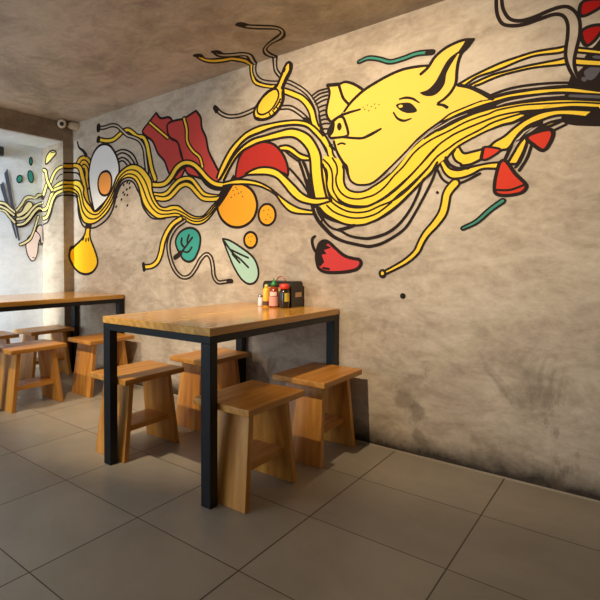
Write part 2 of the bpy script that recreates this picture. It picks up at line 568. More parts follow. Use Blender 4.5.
MURAL = [
('cooking_pot', 'm', 'black pot with grey highlights', [
 ('P','black',[-0.254,1.78,-0.241,1.823,-0.216,1.835,-0.2,1.851,-0.196,1.892,-0.18,1.915,-0.161,1.934,-0.146,1.957,-0.123,1.974,-0.117,1.582,-0.164,1.592,-0.218,1.605,-0.254,1.619,-0.272,1.637,-0.264,1.689,-0.262,1.739],0.0),
 ('F','darkgrey',[-0.197,1.829,-0.184,1.84,-0.152,1.842,-0.144,1.829,-0.164,1.793,-0.18,1.789,-0.194,1.811],0.0),
 ('F','darkgrey',[-0.172,1.885,-0.148,1.887,-0.127,1.879,-0.127,1.865,-0.16,1.872],0.0),
 ('F','darkgrey',[-0.187,1.795,-0.189,1.79,-0.193,1.787,-0.199,1.789,-0.204,1.794,-0.206,1.8,-0.204,1.806,-0.2,1.808,-0.194,1.806,-0.189,1.801],0.0),
 ('F','cream',[-0.215,1.824,-0.216,1.819,-0.218,1.816,-0.221,1.817,-0.223,1.821,-0.224,1.826,-0.223,1.831,-0.221,1.833,-0.218,1.833,-0.216,1.829],0.0),
]),
('red_radish', 'm', None, [
 ('F','deepred',[-0.215,2.105,-0.209,2.124,-0.193,2.129,-0.141,2.115,-0.13,2.106,-0.14,2.089,-0.171,2.072,-0.203,2.065,-0.214,2.073],0.0142),
]),
('red_radish', 'm', None, [
 ('F','deepred',[-0.21,1.998,-0.197,2.012,-0.17,2.015,-0.139,2.006,-0.128,1.996,-0.144,1.98,-0.169,1.947,-0.19,1.936,-0.201,1.954,-0.208,1.98],0.014),
]),
('noodle', 'm', None, [
 ('B','yellow',[-0.675,1.891,-0.619,1.915,-0.557,1.934,-0.491,1.951,-0.428,1.959,-0.367,1.964,-0.279,1.956,-0.262,1.956,-0.212,1.934,-0.148,1.906,-0.117,1.89],[-0.639,1.882,-0.591,1.908,-0.523,1.917,-0.484,1.924,-0.427,1.938,-0.366,1.945,-0.279,1.933,-0.262,1.934,-0.212,1.914,-0.148,1.887,-0.116,1.873]),
 ('S','black',[-0.675,1.891,0.0133,-0.619,1.915,0.013,-0.557,1.934,0.0127,-0.491,1.951,0.0124,-0.428,1.959,0.012,-0.367,1.964,0.0115,-0.279,1.956,0.0111,-0.262,1.956,0.0103,-0.212,1.934,0.0098,-0.148,1.906,0.0095,-0.117,1.89,0.0093]),
 ('S','black',[-0.639,1.882,0.0131,-0.591,1.908,0.0129,-0.523,1.917,0.0124,-0.484,1.924,0.0124,-0.427,1.938,0.0121,-0.366,1.945,0.0115,-0.279,1.933,0.011,-0.262,1.934,0.0104,-0.212,1.914,0.0099,-0.148,1.887,0.0096,-0.116,1.873,0.0095]),
]),
('noodle', 'm', None, [
 ('B','yellow',[-0.618,1.879,-0.57,1.894,-0.523,1.904,-0.458,1.907,-0.396,1.909,-0.336,1.907,-0.278,1.905,-0.256,1.906,-0.211,1.888,-0.147,1.864,-0.116,1.854],[-0.597,1.87,-0.583,1.87,-0.536,1.882,-0.49,1.891,-0.427,1.894,-0.366,1.893,-0.278,1.88,-0.255,1.877,-0.211,1.86,-0.147,1.838,-0.116,1.828]),
 ('S','black',[-0.618,1.879,0.013,-0.57,1.894,0.0127,-0.523,1.904,0.0123,-0.458,1.907,0.012,-0.396,1.909,0.0116,-0.336,1.907,0.0113,-0.278,1.905,0.0112,-0.256,1.906,0.0105,-0.211,1.888,0.01,-0.147,1.864,0.0098,-0.116,1.854,0.0098]),
 ('S','black',[-0.597,1.87,0.0124,-0.583,1.87,0.0127,-0.536,1.882,0.0125,-0.49,1.891,0.0122,-0.427,1.894,0.0118,-0.366,1.893,0.0113,-0.278,1.88,0.0109,-0.255,1.877,0.0104,-0.211,1.86,0.01,-0.147,1.838,0.0099,-0.116,1.828,0.0098]),
]),
('curling_strand', 'm', 'wall-coloured strand outlined in black', [
 ('B','wall',[-0.495,2.263,-0.493,2.224,-0.484,2.183,-0.461,2.141,-0.424,2.12,-0.375,2.118,-0.327,2.127,-0.287,2.131,-0.259,2.125,-0.236,2.102,-0.217,2.06,-0.213,1.996,-0.223,1.935,-0.23,1.888,-0.226,1.844,-0.213,1.805],[-0.516,2.271,-0.514,2.201,-0.505,2.159,-0.487,2.126,-0.448,2.106,-0.405,2.099,-0.345,2.104,-0.298,2.106,-0.27,2.089,-0.255,2.052,-0.254,1.995,-0.259,1.946,-0.259,1.91,-0.247,1.857,-0.225,1.802]),
 ('S','black',[-0.495,2.263,0.0152,-0.493,2.224,0.0147,-0.484,2.183,0.0139,-0.461,2.141,0.0144,-0.424,2.12,0.0174,-0.375,2.118,0.0186,-0.327,2.127,0.0186,-0.287,2.131,0.0177,-0.259,2.125,0.0149,-0.236,2.102,0.0124,-0.217,2.06,0.0122,-0.213,1.996,0.0132,-0.223,1.935,0.0138,-0.23,1.888,0.0133,-0.226,1.844,0.0125,-0.213,1.805,0.0124]),
 ('S','black',[-0.516,2.271,0.0154,-0.514,2.201,0.0151,-0.505,2.159,0.0142,-0.487,2.126,0.0148,-0.448,2.106,0.0171,-0.405,2.099,0.0184,-0.345,2.104,0.0184,-0.298,2.106,0.0169,-0.27,2.089,0.0129,-0.255,2.052,0.0127,-0.254,1.995,0.0135,-0.259,1.946,0.0136,-0.259,1.91,0.0129,-0.247,1.857,0.0126,-0.225,1.802,0.0125]),
]),
('curling_strand', 'm', None, [
 ('S','black',[-1.6,2.844,0.0526,-1.582,2.791,0.0526,-1.54,2.738,0.0594,-1.491,2.681,0.0526,-1.475,2.637,0.0336,-1.486,2.591,0.0326,-1.532,2.549,0.0638,-1.612,2.52,0.0376,-1.677,2.471,0.0301,-1.702,2.393,0.0504,-1.696,2.334,0.0448,-1.695,2.285,0.035,-1.689,2.242,0.0322,-1.659,2.197,0.0301]),
 ('S','wall',[-1.6,2.844,0.0157,-1.582,2.791,0.0157,-1.54,2.738,0.0177,-1.491,2.681,0.0157,-1.475,2.637,0.01,-1.486,2.591,0.0097,-1.532,2.549,0.019,-1.612,2.52,0.0112,-1.677,2.471,0.0089,-1.702,2.393,0.015,-1.696,2.334,0.0133,-1.695,2.285,0.0104,-1.689,2.242,0.0096,-1.659,2.197,0.009]),
 ('S','black',[-1.602,2.849,0.0376,-1.589,2.836,0.0376,-1.586,2.816,0.0322]),
]),
('noodle', 'm', None, [
 ('S','black',[-2.024,2.69,0.053,-2.039,2.622,0.053,-2.017,2.563,0.0875,-1.956,2.52,0.087,-1.905,2.499,0.075,-1.877,2.449,0.0791,-1.865,2.41,0.0712,-1.869,2.357,0.0429,-1.871,2.302,0.0376,-1.864,2.257,0.038,-1.845,2.208,0.0331,-1.794,2.174,0.0319,-1.707,2.143,0.0321,-1.707,2.147,0.0386]),
 ('S','yellow',[-2.024,2.69,0.02,-2.039,2.622,0.02,-2.017,2.563,0.033,-1.956,2.52,0.0328,-1.905,2.499,0.0283,-1.877,2.449,0.0298,-1.865,2.41,0.0268,-1.869,2.357,0.0162,-1.871,2.302,0.0142,-1.864,2.257,0.0143,-1.845,2.208,0.0125,-1.794,2.174,0.012,-1.707,2.143,0.0121,-1.707,2.147,0.0145]),
 ('S','black',[-2.03,2.696,0.0537,-2.017,2.69,0.0483,-2.023,2.661,0.0266]),
]),
('curling_strand', 'm', None, [
 ('S','black',[-1.912,2.655,0.05,-1.917,2.59,0.0671,-1.872,2.545,0.0708,-1.82,2.511,0.0708,-1.798,2.471,0.05,-1.83,2.376,0.0448,-1.851,2.297,0.0359,-1.838,2.244,0.0324,-1.794,2.2,0.0298,-1.695,2.162,0.0304,-1.612,2.149,0.0294,-1.555,2.114,0.028,-1.499,2.069,0.0277,-1.455,2.019,0.0281,-1.417,1.951,0.0293,-1.4,1.878,0.0303,-1.39,1.827,0.0298,-1.379,1.805,0.0287]),
 ('S','wall',[-1.912,2.655,0.017,-1.917,2.59,0.0228,-1.872,2.545,0.024,-1.82,2.511,0.024,-1.798,2.471,0.017,-1.83,2.376,0.0152,-1.851,2.297,0.0122,-1.838,2.244,0.011,-1.794,2.2,0.0101,-1.695,2.162,0.0103,-1.612,2.149,0.01,-1.555,2.114,0.0095,-1.499,2.069,0.0094,-1.455,2.019,0.0095,-1.417,1.951,0.0099,-1.4,1.878,0.0103,-1.39,1.827,0.0101,-1.379,1.805,0.0097]),
 ('S','black',[-1.919,2.662,0.0441,-1.905,2.648,0.0419,-1.909,2.617,0.0312]),
]),
('noodle', 'm', None, [
 ('S','black',[-1.629,2.096,0.0438,-1.566,2.06,0.0451,-1.509,2.022,0.0446,-1.471,1.978,0.0455,-1.443,1.927,0.0475,-1.43,1.874,0.0482,-1.411,1.821,0.0484,-1.406,1.816,0.0495,-1.369,1.754,0.0495,-1.333,1.693,0.0452,-1.322,1.648,0.042,-1.287,1.595,0.0388]),
 ('S','yellow',[-1.629,2.096,0.0207,-1.566,2.06,0.0224,-1.509,2.022,0.0223,-1.471,1.978,0.0227,-1.443,1.927,0.0237,-1.43,1.874,0.0241,-1.411,1.821,0.0249,-1.406,1.816,0.0267,-1.369,1.754,0.0268,-1.333,1.693,0.0223,-1.322,1.648,0.0192,-1.287,1.595,0.0166]),
]),
('curling_strand', 'm', None, [
 ('S','black',[-2.168,2.105,0.0358,-2.124,2.061,0.0343,-2.06,2.027,0.0338,-1.977,2.013,0.035,-1.91,2.017,0.0365,-1.831,2.031,0.0364]),
 ('S','wall',[-2.168,2.105,0.0111,-2.124,2.061,0.0107,-2.06,2.027,0.0105,-1.977,2.013,0.0109,-1.91,2.017,0.0114,-1.831,2.031,0.0113]),
 ('S','black',[-1.653,1.997,0.0341,-1.588,1.983,0.0324,-1.531,1.943,0.0316,-1.487,1.901,0.0316,-1.459,1.865,0.0317]),
 ('S','wall',[-1.653,1.997,0.011,-1.588,1.983,0.0105,-1.531,1.943,0.0102,-1.487,1.901,0.0102,-1.459,1.865,0.0102]),
 ('F','black',[-1.498,1.903,-1.459,1.88,-1.443,1.857,-1.476,1.863],0.0068),
 ('S','black',[-2.176,2.112,0.0365,-2.161,2.086,0.0364]),
]),
('fan_lines', 'm', 'black curved lines beside the pig ear', [
 ('S','black',[-1.441,2.021,0.013,-1.4,2.039,0.0123,-1.338,2.04,0.0116]),
 ('S','black',[-1.433,2.002,0.013,-1.393,2.02,0.0123,-1.338,2.021,0.0116]),
 ('S','black',[-1.424,1.982,0.0128,-1.385,1.998,0.0123,-1.343,2.001,0.0118]),
 ('S','black',[-1.415,1.963,0.0126,-1.378,1.975,0.0123,-1.349,1.979,0.0119]),
 ('S','black',[-1.403,1.94,0.0122,-1.374,1.946,0.012,-1.35,1.947,0.0117]),
 ('S','black',[-1.392,1.913,0.0121,-1.37,1.918,0.0118,-1.352,1.916,0.0113]),
 ('S','black',[-1.385,1.888,0.012,-1.366,1.891,0.0117,-1.352,1.889,0.0112]),
 ('S','black',[-1.381,1.863,0.0119,-1.359,1.865,0.0112,-1.341,1.858,0.0106]),
 ('S','black',[-1.379,1.837,0.0118,-1.355,1.839,0.0113,-1.33,1.832,0.0108]),
 ('S','black',[-1.375,1.81,0.0112,-1.348,1.806,0.011,-1.33,1.802,0.0108]),
 ('S','black',[-1.362,1.773,0.0121,-1.348,1.778,0.0115,-1.333,1.774,0.0108]),
 ('S','black',[-1.329,1.703,0.012,-1.315,1.707,0.0119]),
 ('S','black',[-1.348,1.757,0.011,-1.326,1.706,0.0109,-1.311,1.676,0.0108]),
 ('S','black',[-1.396,1.897,0.0125,-1.388,1.847,0.0125,-1.384,1.805,0.0119,-1.355,1.765,0.0114,-1.319,1.705,0.0113,-1.297,1.674,0.0112]),
]),
('ladle', 'm', 'yellow ladle with black outline', [
 ('F','yellow',[-1.689,2.132,-1.653,2.19,-1.622,2.249,-1.603,2.265,-1.58,2.248,-1.58,2.212,-1.606,2.168,-1.635,2.118,-1.633,2.081,-1.637,2.031,-1.67,1.986,-1.719,1.954,-1.787,1.948,-1.838,1.967,-1.851,2.014,-1.812,2.07,-1.75,2.118],0.0184),
 ('F','yellow',[-1.677,2.113,-1.668,2.074,-1.689,2.032,-1.731,1.993,-1.787,1.981,-1.821,1.999,-1.825,2.035,-1.793,2.082,-1.744,2.113,-1.701,2.124],0.0131),
 ('S','black',[-1.584,2.249,0.0248,-1.584,2.213,0.0267,-1.612,2.171,0.0275,-1.64,2.119,0.0276]),
 ('S','black',[-1.638,2.093,0.0222,-1.64,2.031,0.0233,-1.67,1.986,0.0237,-1.719,1.954,0.0222,-1.787,1.948,0.0202,-1.831,1.966,0.0194]),
 ('S','black',[-1.656,2.05,0.0129,-1.671,2.026,0.0129,-1.701,1.997,0.0129]),
 ('S','black',[-1.644,2.02,0.0084,-1.665,2.037,0.0084]),
 ('S','black',[-1.668,1.99,0.0086,-1.687,2.01,0.0086]),
 ('S','black',[-1.694,1.968,0.0089,-1.711,1.99,0.0089]),
 ('S','black',[-1.725,1.957,0.0094,-1.737,1.981,0.0094]),
 ('S','black',[-1.63,2.215,0.0111,-1.622,2.229,0.0111]),
]),
('bacon_slice', 'm', 'red bacon slice with a yellow stripe, left one', [
 ('F','red',[-2.758,2.199,-2.758,2.199,-2.709,2.147,-2.615,2.134,-2.587,2.098,-2.624,2.075,-2.61,1.981,-2.527,1.926,-2.501,1.842,-2.461,1.717,-2.528,1.645,-2.611,1.696,-2.667,1.806,-2.739,1.879,-2.798,1.983,-2.874,2.038,-2.914,2.082,-2.843,2.138],0.0182),
 ('S','black',[-2.827,2.135,0.037,-2.724,2.053,0.0363,-2.632,1.981,0.0357]),
 ('S','yellow',[-2.827,2.135,0.0139,-2.724,2.053,0.0136,-2.632,1.981,0.0134]),
]),
('bacon_slice', 'm', 'red bacon slice with a yellow stripe, right one', [
 ('F','red',[-2.632,2.086,-2.568,2.098,-2.473,2.095,-2.349,2.127,-2.349,2.127,-2.306,2.07,-2.294,1.991,-2.257,1.918,-2.233,1.819,-2.177,1.717,-2.126,1.616,-2.173,1.585,-2.332,1.641,-2.435,1.684,-2.474,1.778,-2.501,1.862,-2.533,1.931,-2.615,1.986,-2.638,2.047],0.0175),
 ('S','black',[-2.465,2.093,0.0415,-2.439,2.009,0.0428,-2.434,1.92,0.0411,-2.382,1.843,0.0357,-2.314,1.784,0.0363,-2.289,1.713,0.0394]),
 ('S','yellow',[-2.465,2.093,0.0156,-2.439,2.009,0.0161,-2.434,1.92,0.0154,-2.382,1.843,0.0134,-2.314,1.784,0.0136,-2.289,1.713,0.0148]),
]),
('curling_strand', 'm', None, [
 ('S','black',[-3.256,1.966,0.0165,-3.17,1.977,0.0152,-3.086,1.953,0.015,-3.014,1.901,0.0172,-2.971,1.827,0.0186]),
 ('S','black',[-3.239,1.935,0.017,-3.17,1.949,0.0152,-3.096,1.923,0.0153,-3.041,1.878,0.017,-3.005,1.831,0.0178]),
 ('S','black',[-3.217,1.901,0.0165,-3.159,1.909,0.0149,-3.097,1.879,0.016,-3.052,1.834,0.0171]),
 ('S','black',[-3.209,1.878,0.0158,-3.153,1.88,0.015,-3.103,1.841,0.0164]),
]),
('noodle', 'm', None, [
 ('S','black',[-3.793,1.934,0.0771,-3.754,1.975,0.0664,-3.697,1.986,0.0498,-3.641,1.966,0.055,-3.61,1.924,0.0768,-3.623,1.88,0.0812]),
 ('S','ochre',[-3.793,1.934,0.0369,-3.754,1.975,0.0318,-3.697,1.986,0.0238,-3.641,1.966,0.0263,-3.61,1.924,0.0367,-3.623,1.88,0.0389]),
]),
('noodle', 'm', None, [
 ('S','black',[-3.748,1.916,0.0718,-3.716,1.946,0.0571,-3.672,1.94,0.0524,-3.641,1.898,0.0719,-3.642,1.853,0.0779]),
 ('S','ochre',[-3.748,1.916,0.0329,-3.716,1.946,0.0262,-3.672,1.94,0.024,-3.641,1.898,0.033,-3.642,1.853,0.0357]),
]),
('noodle', 'm', None, [
 ('S','black',[-3.723,1.898,0.0562,-3.697,1.909,0.0435,-3.666,1.89,0.0593,-3.648,1.838,0.0704,-3.655,1.778,0.0713,-3.643,1.716,0.0693]),
 ('S','ochre',[-3.723,1.898,0.0258,-3.697,1.909,0.02,-3.666,1.89,0.0272,-3.648,1.838,0.0323,-3.655,1.778,0.0327,-3.643,1.716,0.0318]),
]),
('fried_egg', 'm', 'white egg with an orange yolk', [
 ('F','white',[-3.401,2.062,-3.322,2.034,-3.256,1.966,-3.217,1.897,-3.199,1.823,-3.21,1.768,-3.247,1.716,-3.314,1.623,-3.413,1.545,-3.543,1.478,-3.543,1.478,-3.571,1.558,-3.607,1.682,-3.622,1.82,-3.604,1.908,-3.562,1.992,-3.487,2.051],0.0223),
 ('F','orange',[-3.358,1.819,-3.313,1.781,-3.3,1.722,-3.314,1.659,-3.348,1.619,-3.405,1.613,-3.456,1.637,-3.486,1.699,-3.481,1.765,-3.443,1.812],0.0211),
]),
('noodle', 'm', None, [
 ('S','black',[-3.463,2.112,0.0497,-3.367,2.085,0.0493,-3.277,2.079,0.0538,-3.201,2.105,0.0593,-3.147,2.126,0.054,-3.085,2.126,0.0464,-3.033,2.096,0.0484,-2.973,2.053,0.0464,-2.905,2.032,0.0478,-2.866,1.978,0.0593,-2.838,1.881,0.0621,-2.81,1.771,0.0607,-2.77,1.68,0.0586]),
 ('S','yellow',[-3.463,2.112,0.0233,-3.367,2.085,0.0231,-3.277,2.079,0.0252,-3.201,2.105,0.0278,-3.147,2.126,0.0253,-3.085,2.126,0.0217,-3.033,2.096,0.0226,-2.973,2.053,0.0217,-2.905,2.032,0.0224,-2.866,1.978,0.0277,-2.838,1.881,0.0291,-2.81,1.771,0.0284,-2.77,1.68,0.0274]),
 ('S','black',[-3.477,2.123,0.0519,-3.482,2.109,0.0519]),
]),
('curling_strand', 'm', None, [
 ('S','black',[-3.457,2.213,0.04,-3.388,2.205,0.0406,-3.298,2.206,0.0389,-3.222,2.183,0.0385,-3.158,2.133,0.0407,-3.095,2.084,0.0381,-3.014,2.051,0.0369,-2.944,2.012,0.0403,-2.895,1.943,0.048,-2.877,1.847,0.0511,-2.858,1.731,0.0511]),
 ('S','wall',[-3.457,2.213,0.0131,-3.388,2.205,0.0133,-3.298,2.206,0.0128,-3.222,2.183,0.0126,-3.158,2.133,0.0134,-3.095,2.084,0.0125,-3.014,2.051,0.0121,-2.944,2.012,0.0132,-2.895,1.943,0.0158,-2.877,1.847,0.0168,-2.858,1.731,0.0168]),
 ('S','black',[-3.476,2.229,0.0576,-3.476,2.205,0.0576]),
 ('S','black',[-3.791,2.147,0.0196,-3.765,2.092,0.0221,-3.702,2.051,0.0304,-3.658,2.003,0.0406]),
]),
('orange_fruit', 'm', 'largest orange round with brown specks', [
 ('F','orange2',[-1.825,1.396,-1.854,1.313,-1.934,1.264,-2.036,1.269,-2.121,1.33,-2.155,1.423,-2.121,1.511,-2.036,1.558,-1.934,1.546,-1.855,1.485],0.019),
 ('F','brown',[-2.012,1.512,-2.013,1.509,-2.016,1.508,-2.019,1.508,-2.022,1.51,-2.023,1.513,-2.022,1.516,-2.019,1.517,-2.016,1.517,-2.013,1.515],0.0),
 ('F','brown',[-1.979,1.517,-1.98,1.515,-1.983,1.513,-1.986,1.514,-1.989,1.516,-1.99,1.519,-1.989,1.521,-1.986,1.523,-1.983,1.522,-1.98,1.52],0.0),
 ('F','brown',[-1.946,1.496,-1.947,1.493,-1.95,1.492,-1.953,1.492,-1.956,1.494,-1.957,1.497,-1.956,1.5,-1.953,1.501,-1.95,1.501,-1.947,1.499],0.0),
 ('F','brown',[-2.001,1.483,-2.002,1.481,-2.005,1.479,-2.008,1.48,-2.011,1.482,-2.012,1.484,-2.011,1.487,-2.008,1.489,-2.005,1.488,-2.002,1.486],0.0),
 ('F','brown',[-2.027,1.468,-2.028,1.465,-2.031,1.464,-2.035,1.464,-2.038,1.466,-2.039,1.469,-2.038,1.471,-2.035,1.473,-2.031,1.473,-2.028,1.471],0.0),
 ('F','brown',[-1.935,1.464,-1.936,1.462,-1.939,1.46,-1.942,1.461,-1.945,1.463,-1.946,1.465,-1.945,1.468,-1.942,1.47,-1.939,1.469,-1.936,1.467],0.0),
 ('F','brown',[-1.968,1.489,-1.969,1.486,-1.972,1.485,-1.975,1.485,-1.978,1.487,-1.979,1.49,-1.978,1.493,-1.975,1.494,-1.972,1.494,-1.969,1.492],0.0),
 ('F','brown',[-1.99,1.531,-1.991,1.528,-1.994,1.527,-1.997,1.527,-2.0,1.529,-2.001,1.532,-2.0,1.535,-1.997,1.536,-1.994,1.536,-1.991,1.534],0.0),
]),
('orange_fruit', 'm', 'middle-sized orange round', [
 ('F','orange2',[-1.687,1.325,-1.699,1.286,-1.73,1.263,-1.769,1.265,-1.802,1.292,-1.814,1.334,-1.802,1.374,-1.77,1.397,-1.73,1.394,-1.699,1.366],0.0161),
 ('F','brown',[-1.769,1.357,-1.77,1.354,-1.772,1.353,-1.775,1.353,-1.777,1.355,-1.778,1.358,-1.777,1.36,-1.775,1.362,-1.772,1.362,-1.77,1.36],0.0),
 ('F','brown',[-1.739,1.329,-1.74,1.326,-1.742,1.325,-1.745,1.325,-1.747,1.327,-1.748,1.33,-1.747,1.332,-1.745,1.334,-1.742,1.333,-1.74,1.332],0.0),
 ('F','brown',[-1.753,1.299,-1.754,1.296,-1.756,1.295,-1.759,1.295,-1.761,1.297,-1.762,1.299,-1.761,1.302,-1.759,1.304,-1.756,1.303,-1.754,1.302],0.0),
 ('F','brown',[-1.72,1.31,-1.72,1.308,-1.723,1.306,-1.725,1.307,-1.727,1.308,-1.728,1.311,-1.727,1.314,-1.725,1.315,-1.723,1.315,-1.72,1.313],0.0),
 ('F','brown',[-1.734,1.359,-1.734,1.357,-1.737,1.355,-1.739,1.356,-1.741,1.357,-1.742,1.36,-1.741,1.363,-1.739,1.364,-1.737,1.364,-1.734,1.362],0.0),
]),
('orange_fruit', 'm', 'smallest orange round', [
 ('F','orange2',[-1.826,1.168,-1.836,1.137,-1.861,1.119,-1.892,1.12,-1.917,1.14,-1.927,1.172,-1.918,1.203,-1.892,1.221,-1.861,1.22,-1.836,1.2],0.0169),
 ('F','brown',[-1.889,1.188,-1.89,1.186,-1.892,1.184,-1.895,1.184,-1.897,1.186,-1.897,1.188,-1.897,1.191,-1.895,1.192,-1.892,1.192,-1.89,1.191],0.0),
 ('F','brown',[-1.862,1.192,-1.862,1.19,-1.865,1.189,-1.867,1.189,-1.869,1.19,-1.87,1.193,-1.869,1.195,-1.867,1.197,-1.865,1.197,-1.862,1.195],0.0),
 ('F','brown',[-1.872,1.161,-1.873,1.158,-1.875,1.157,-1.878,1.157,-1.88,1.159,-1.88,1.161,-1.88,1.164,-1.878,1.165,-1.875,1.165,-1.873,1.163],0.0),
]),
('tomato_slice', 'm', 'red half-round slice', [
 ('F','red2',[-2.001,1.583,-2.001,1.583,-1.99,1.661,-1.963,1.736,-1.909,1.789,-1.844,1.811,-1.774,1.804,-1.706,1.777,-1.652,1.725,-1.616,1.663,-1.598,1.598,-1.6,1.562,-1.6,1.562,-1.645,1.588,-1.705,1.612,-1.78,1.622,-1.856,1.615],0.0165),
]),
('noodle', 'm', None, [
 ('S','black',[-2.783,1.561,0.0463,-2.701,1.549,0.0463,-2.638,1.56,0.0519,-2.576,1.604,0.0542,-2.516,1.639,0.049,-2.441,1.647,0.0438,-2.389,1.631,0.0445,-2.337,1.578,0.0468,-2.282,1.52,0.0442,-2.221,1.495,0.0415,-2.117,1.478,0.0408]),
 ('S','yellow',[-2.783,1.561,0.0204,-2.701,1.549,0.0204,-2.638,1.56,0.0229,-2.576,1.604,0.0239,-2.516,1.639,0.0216,-2.441,1.647,0.0193,-2.389,1.631,0.0196,-2.337,1.578,0.0206,-2.282,1.52,0.0194,-2.221,1.495,0.0183,-2.117,1.478,0.018]),
 ('S','black',[-2.765,1.532,0.0493,-2.683,1.516,0.0489,-2.62,1.522,0.053,-2.568,1.553,0.0571,-2.508,1.593,0.0537,-2.45,1.604,0.0468,-2.401,1.586,0.0481,-2.344,1.533,0.0493,-2.29,1.487,0.0457,-2.206,1.47,0.0445,-2.132,1.47,0.0444]),
 ('S','yellow',[-2.765,1.532,0.0235,-2.683,1.516,0.0233,-2.62,1.522,0.0252,-2.568,1.553,0.0272,-2.508,1.593,0.0256,-2.45,1.604,0.0223,-2.401,1.586,0.0229,-2.344,1.533,0.0235,-2.29,1.487,0.0217,-2.206,1.47,0.0212,-2.132,1.47,0.0211]),
 ('S','black',[-2.802,1.618,0.0143,-2.664,1.614,0.0144,-2.594,1.638,0.0165,-2.533,1.694,0.018,-2.482,1.725,0.0163,-2.425,1.735,0.014,-2.368,1.709,0.0162,-2.313,1.654,0.0206,-2.251,1.586,0.0303,-2.176,1.545,0.0301,-2.088,1.529,0.0197]),
 ('S','black',[-2.82,1.645,0.053,-2.737,1.631,0.0527,-2.664,1.634,0.0578,-2.602,1.673,0.065,-2.542,1.735,0.0633,-2.482,1.762,0.0545,-2.425,1.761,0.0489,-2.368,1.738,0.0496,-2.305,1.685,0.0513,-2.251,1.63,0.0504,-2.191,1.585,0.0477,-2.132,1.565,0.0465,-2.06,1.56,0.0464]),
 ('S','yellow',[-2.82,1.645,0.0252,-2.737,1.631,0.025,-2.664,1.634,0.0274,-2.602,1.673,0.0308,-2.542,1.735,0.0301,-2.482,1.762,0.0259,-2.425,1.761,0.0232,-2.368,1.738,0.0236,-2.305,1.685,0.0244,-2.251,1.63,0.0239,-2.191,1.585,0.0226,-2.132,1.565,0.0221,-2.06,1.56,0.022]),
]),
('noodle_bundle', 'm', None, [
 ('S','black',[-4.029,1.646,0.018,-3.836,1.651,0.017,-3.789,1.608,0.026,-3.783,1.514,0.0273,-3.753,1.419,0.0251,-3.7,1.356,0.0181,-3.566,1.335,0.0163,-3.466,1.357,0.018,-3.354,1.412,0.0201,-3.287,1.485,0.0227,-3.246,1.58,0.0231,-3.193,1.667,0.0215,-3.14,1.701,0.0173,-3.077,1.707,0.0148,-3.016,1.676,0.0169,-2.976,1.617,0.0183,-2.941,1.572,0.0195,-2.918,1.489,0.0194,-2.869,1.425,0.0171,-2.803,1.374,0.0145,-2.665,1.362,0.0139]),
 ('F','black',[-3.222,1.581,-3.226,1.574,-3.236,1.57,-3.248,1.571,-3.258,1.577,-3.261,1.585,-3.258,1.592,-3.248,1.596,-3.236,1.594,-3.226,1.589],0.0),
 ('F','black',[-2.923,1.57,-2.926,1.564,-2.935,1.56,-2.946,1.561,-2.955,1.566,-2.958,1.574,-2.955,1.581,-2.946,1.584,-2.935,1.583,-2.926,1.578],0.0),
 ('S','black',[-3.967,1.922,0.0607,-3.917,1.925,0.0607,-3.845,1.935,0.0563,-3.787,1.922,0.0579,-3.748,1.893,0.0739,-3.727,1.848,0.0845,-3.705,1.784,0.0861,-3.681,1.705,0.0871,-3.663,1.627,0.0859,-3.638,1.567,0.0777,-3.579,1.499,0.0727]),
 ('S','ochre',[-3.967,1.922,0.03,-3.917,1.925,0.03,-3.845,1.935,0.0278,-3.787,1.922,0.0286,-3.748,1.893,0.0365,-3.727,1.848,0.0418,-3.705,1.784,0.0426,-3.681,1.705,0.0431,-3.663,1.627,0.0425,-3.638,1.567,0.0384,-3.579,1.499,0.0359]),
 ('S','black',[-3.983,1.857,0.0156,-3.88,1.87,0.0156,-3.807,1.862,0.0146,-3.762,1.833,0.0184,-3.737,1.788,0.021,-3.712,1.739,0.021]),
 ('B','yellow',[-3.974,1.789,-3.918,1.79,-3.834,1.798,-3.769,1.784,-3.731,1.757,-3.694,1.699,-3.704,1.665,-3.66,1.587,-3.594,1.531,-3.543,1.482,-3.464,1.499,-3.394,1.555,-3.326,1.618,-3.298,1.65,-3.225,1.763,-3.15,1.81,-3.066,1.833,-2.995,1.826,-2.916,1.789,-2.858,1.738,-2.811,1.672,-2.802,1.598,-2.765,1.516,-2.719,1.466,-2.665,1.449,-2.594,1.458,-2.517,1.448,-2.467,1.414,-2.409,1.379,-2.345,1.356,-2.282,1.358,-2.236,1.391,-2.191,1.429,-2.146,1.46,-2.071,1.545,-2.015,1.613],[-3.975,1.678,-3.9,1.689,-3.836,1.675,-3.79,1.639,-3.797,1.623,-3.775,1.541,-3.745,1.456,-3.7,1.397,-3.625,1.375,-3.537,1.379,-3.437,1.417,-3.354,1.468,-3.286,1.545,-3.246,1.619,-3.182,1.708,-3.119,1.732,-3.056,1.727,-3.006,1.702,-2.966,1.649,-2.937,1.572,-2.908,1.502,-2.86,1.444,-2.793,1.393,-2.738,1.369,-2.647,1.369,-2.551,1.37,-2.492,1.36,-2.434,1.325,-2.361,1.3,-2.29,1.303,-2.236,1.33,-2.176,1.385,-2.103,1.456,-2.046,1.525,-1.987,1.593]),
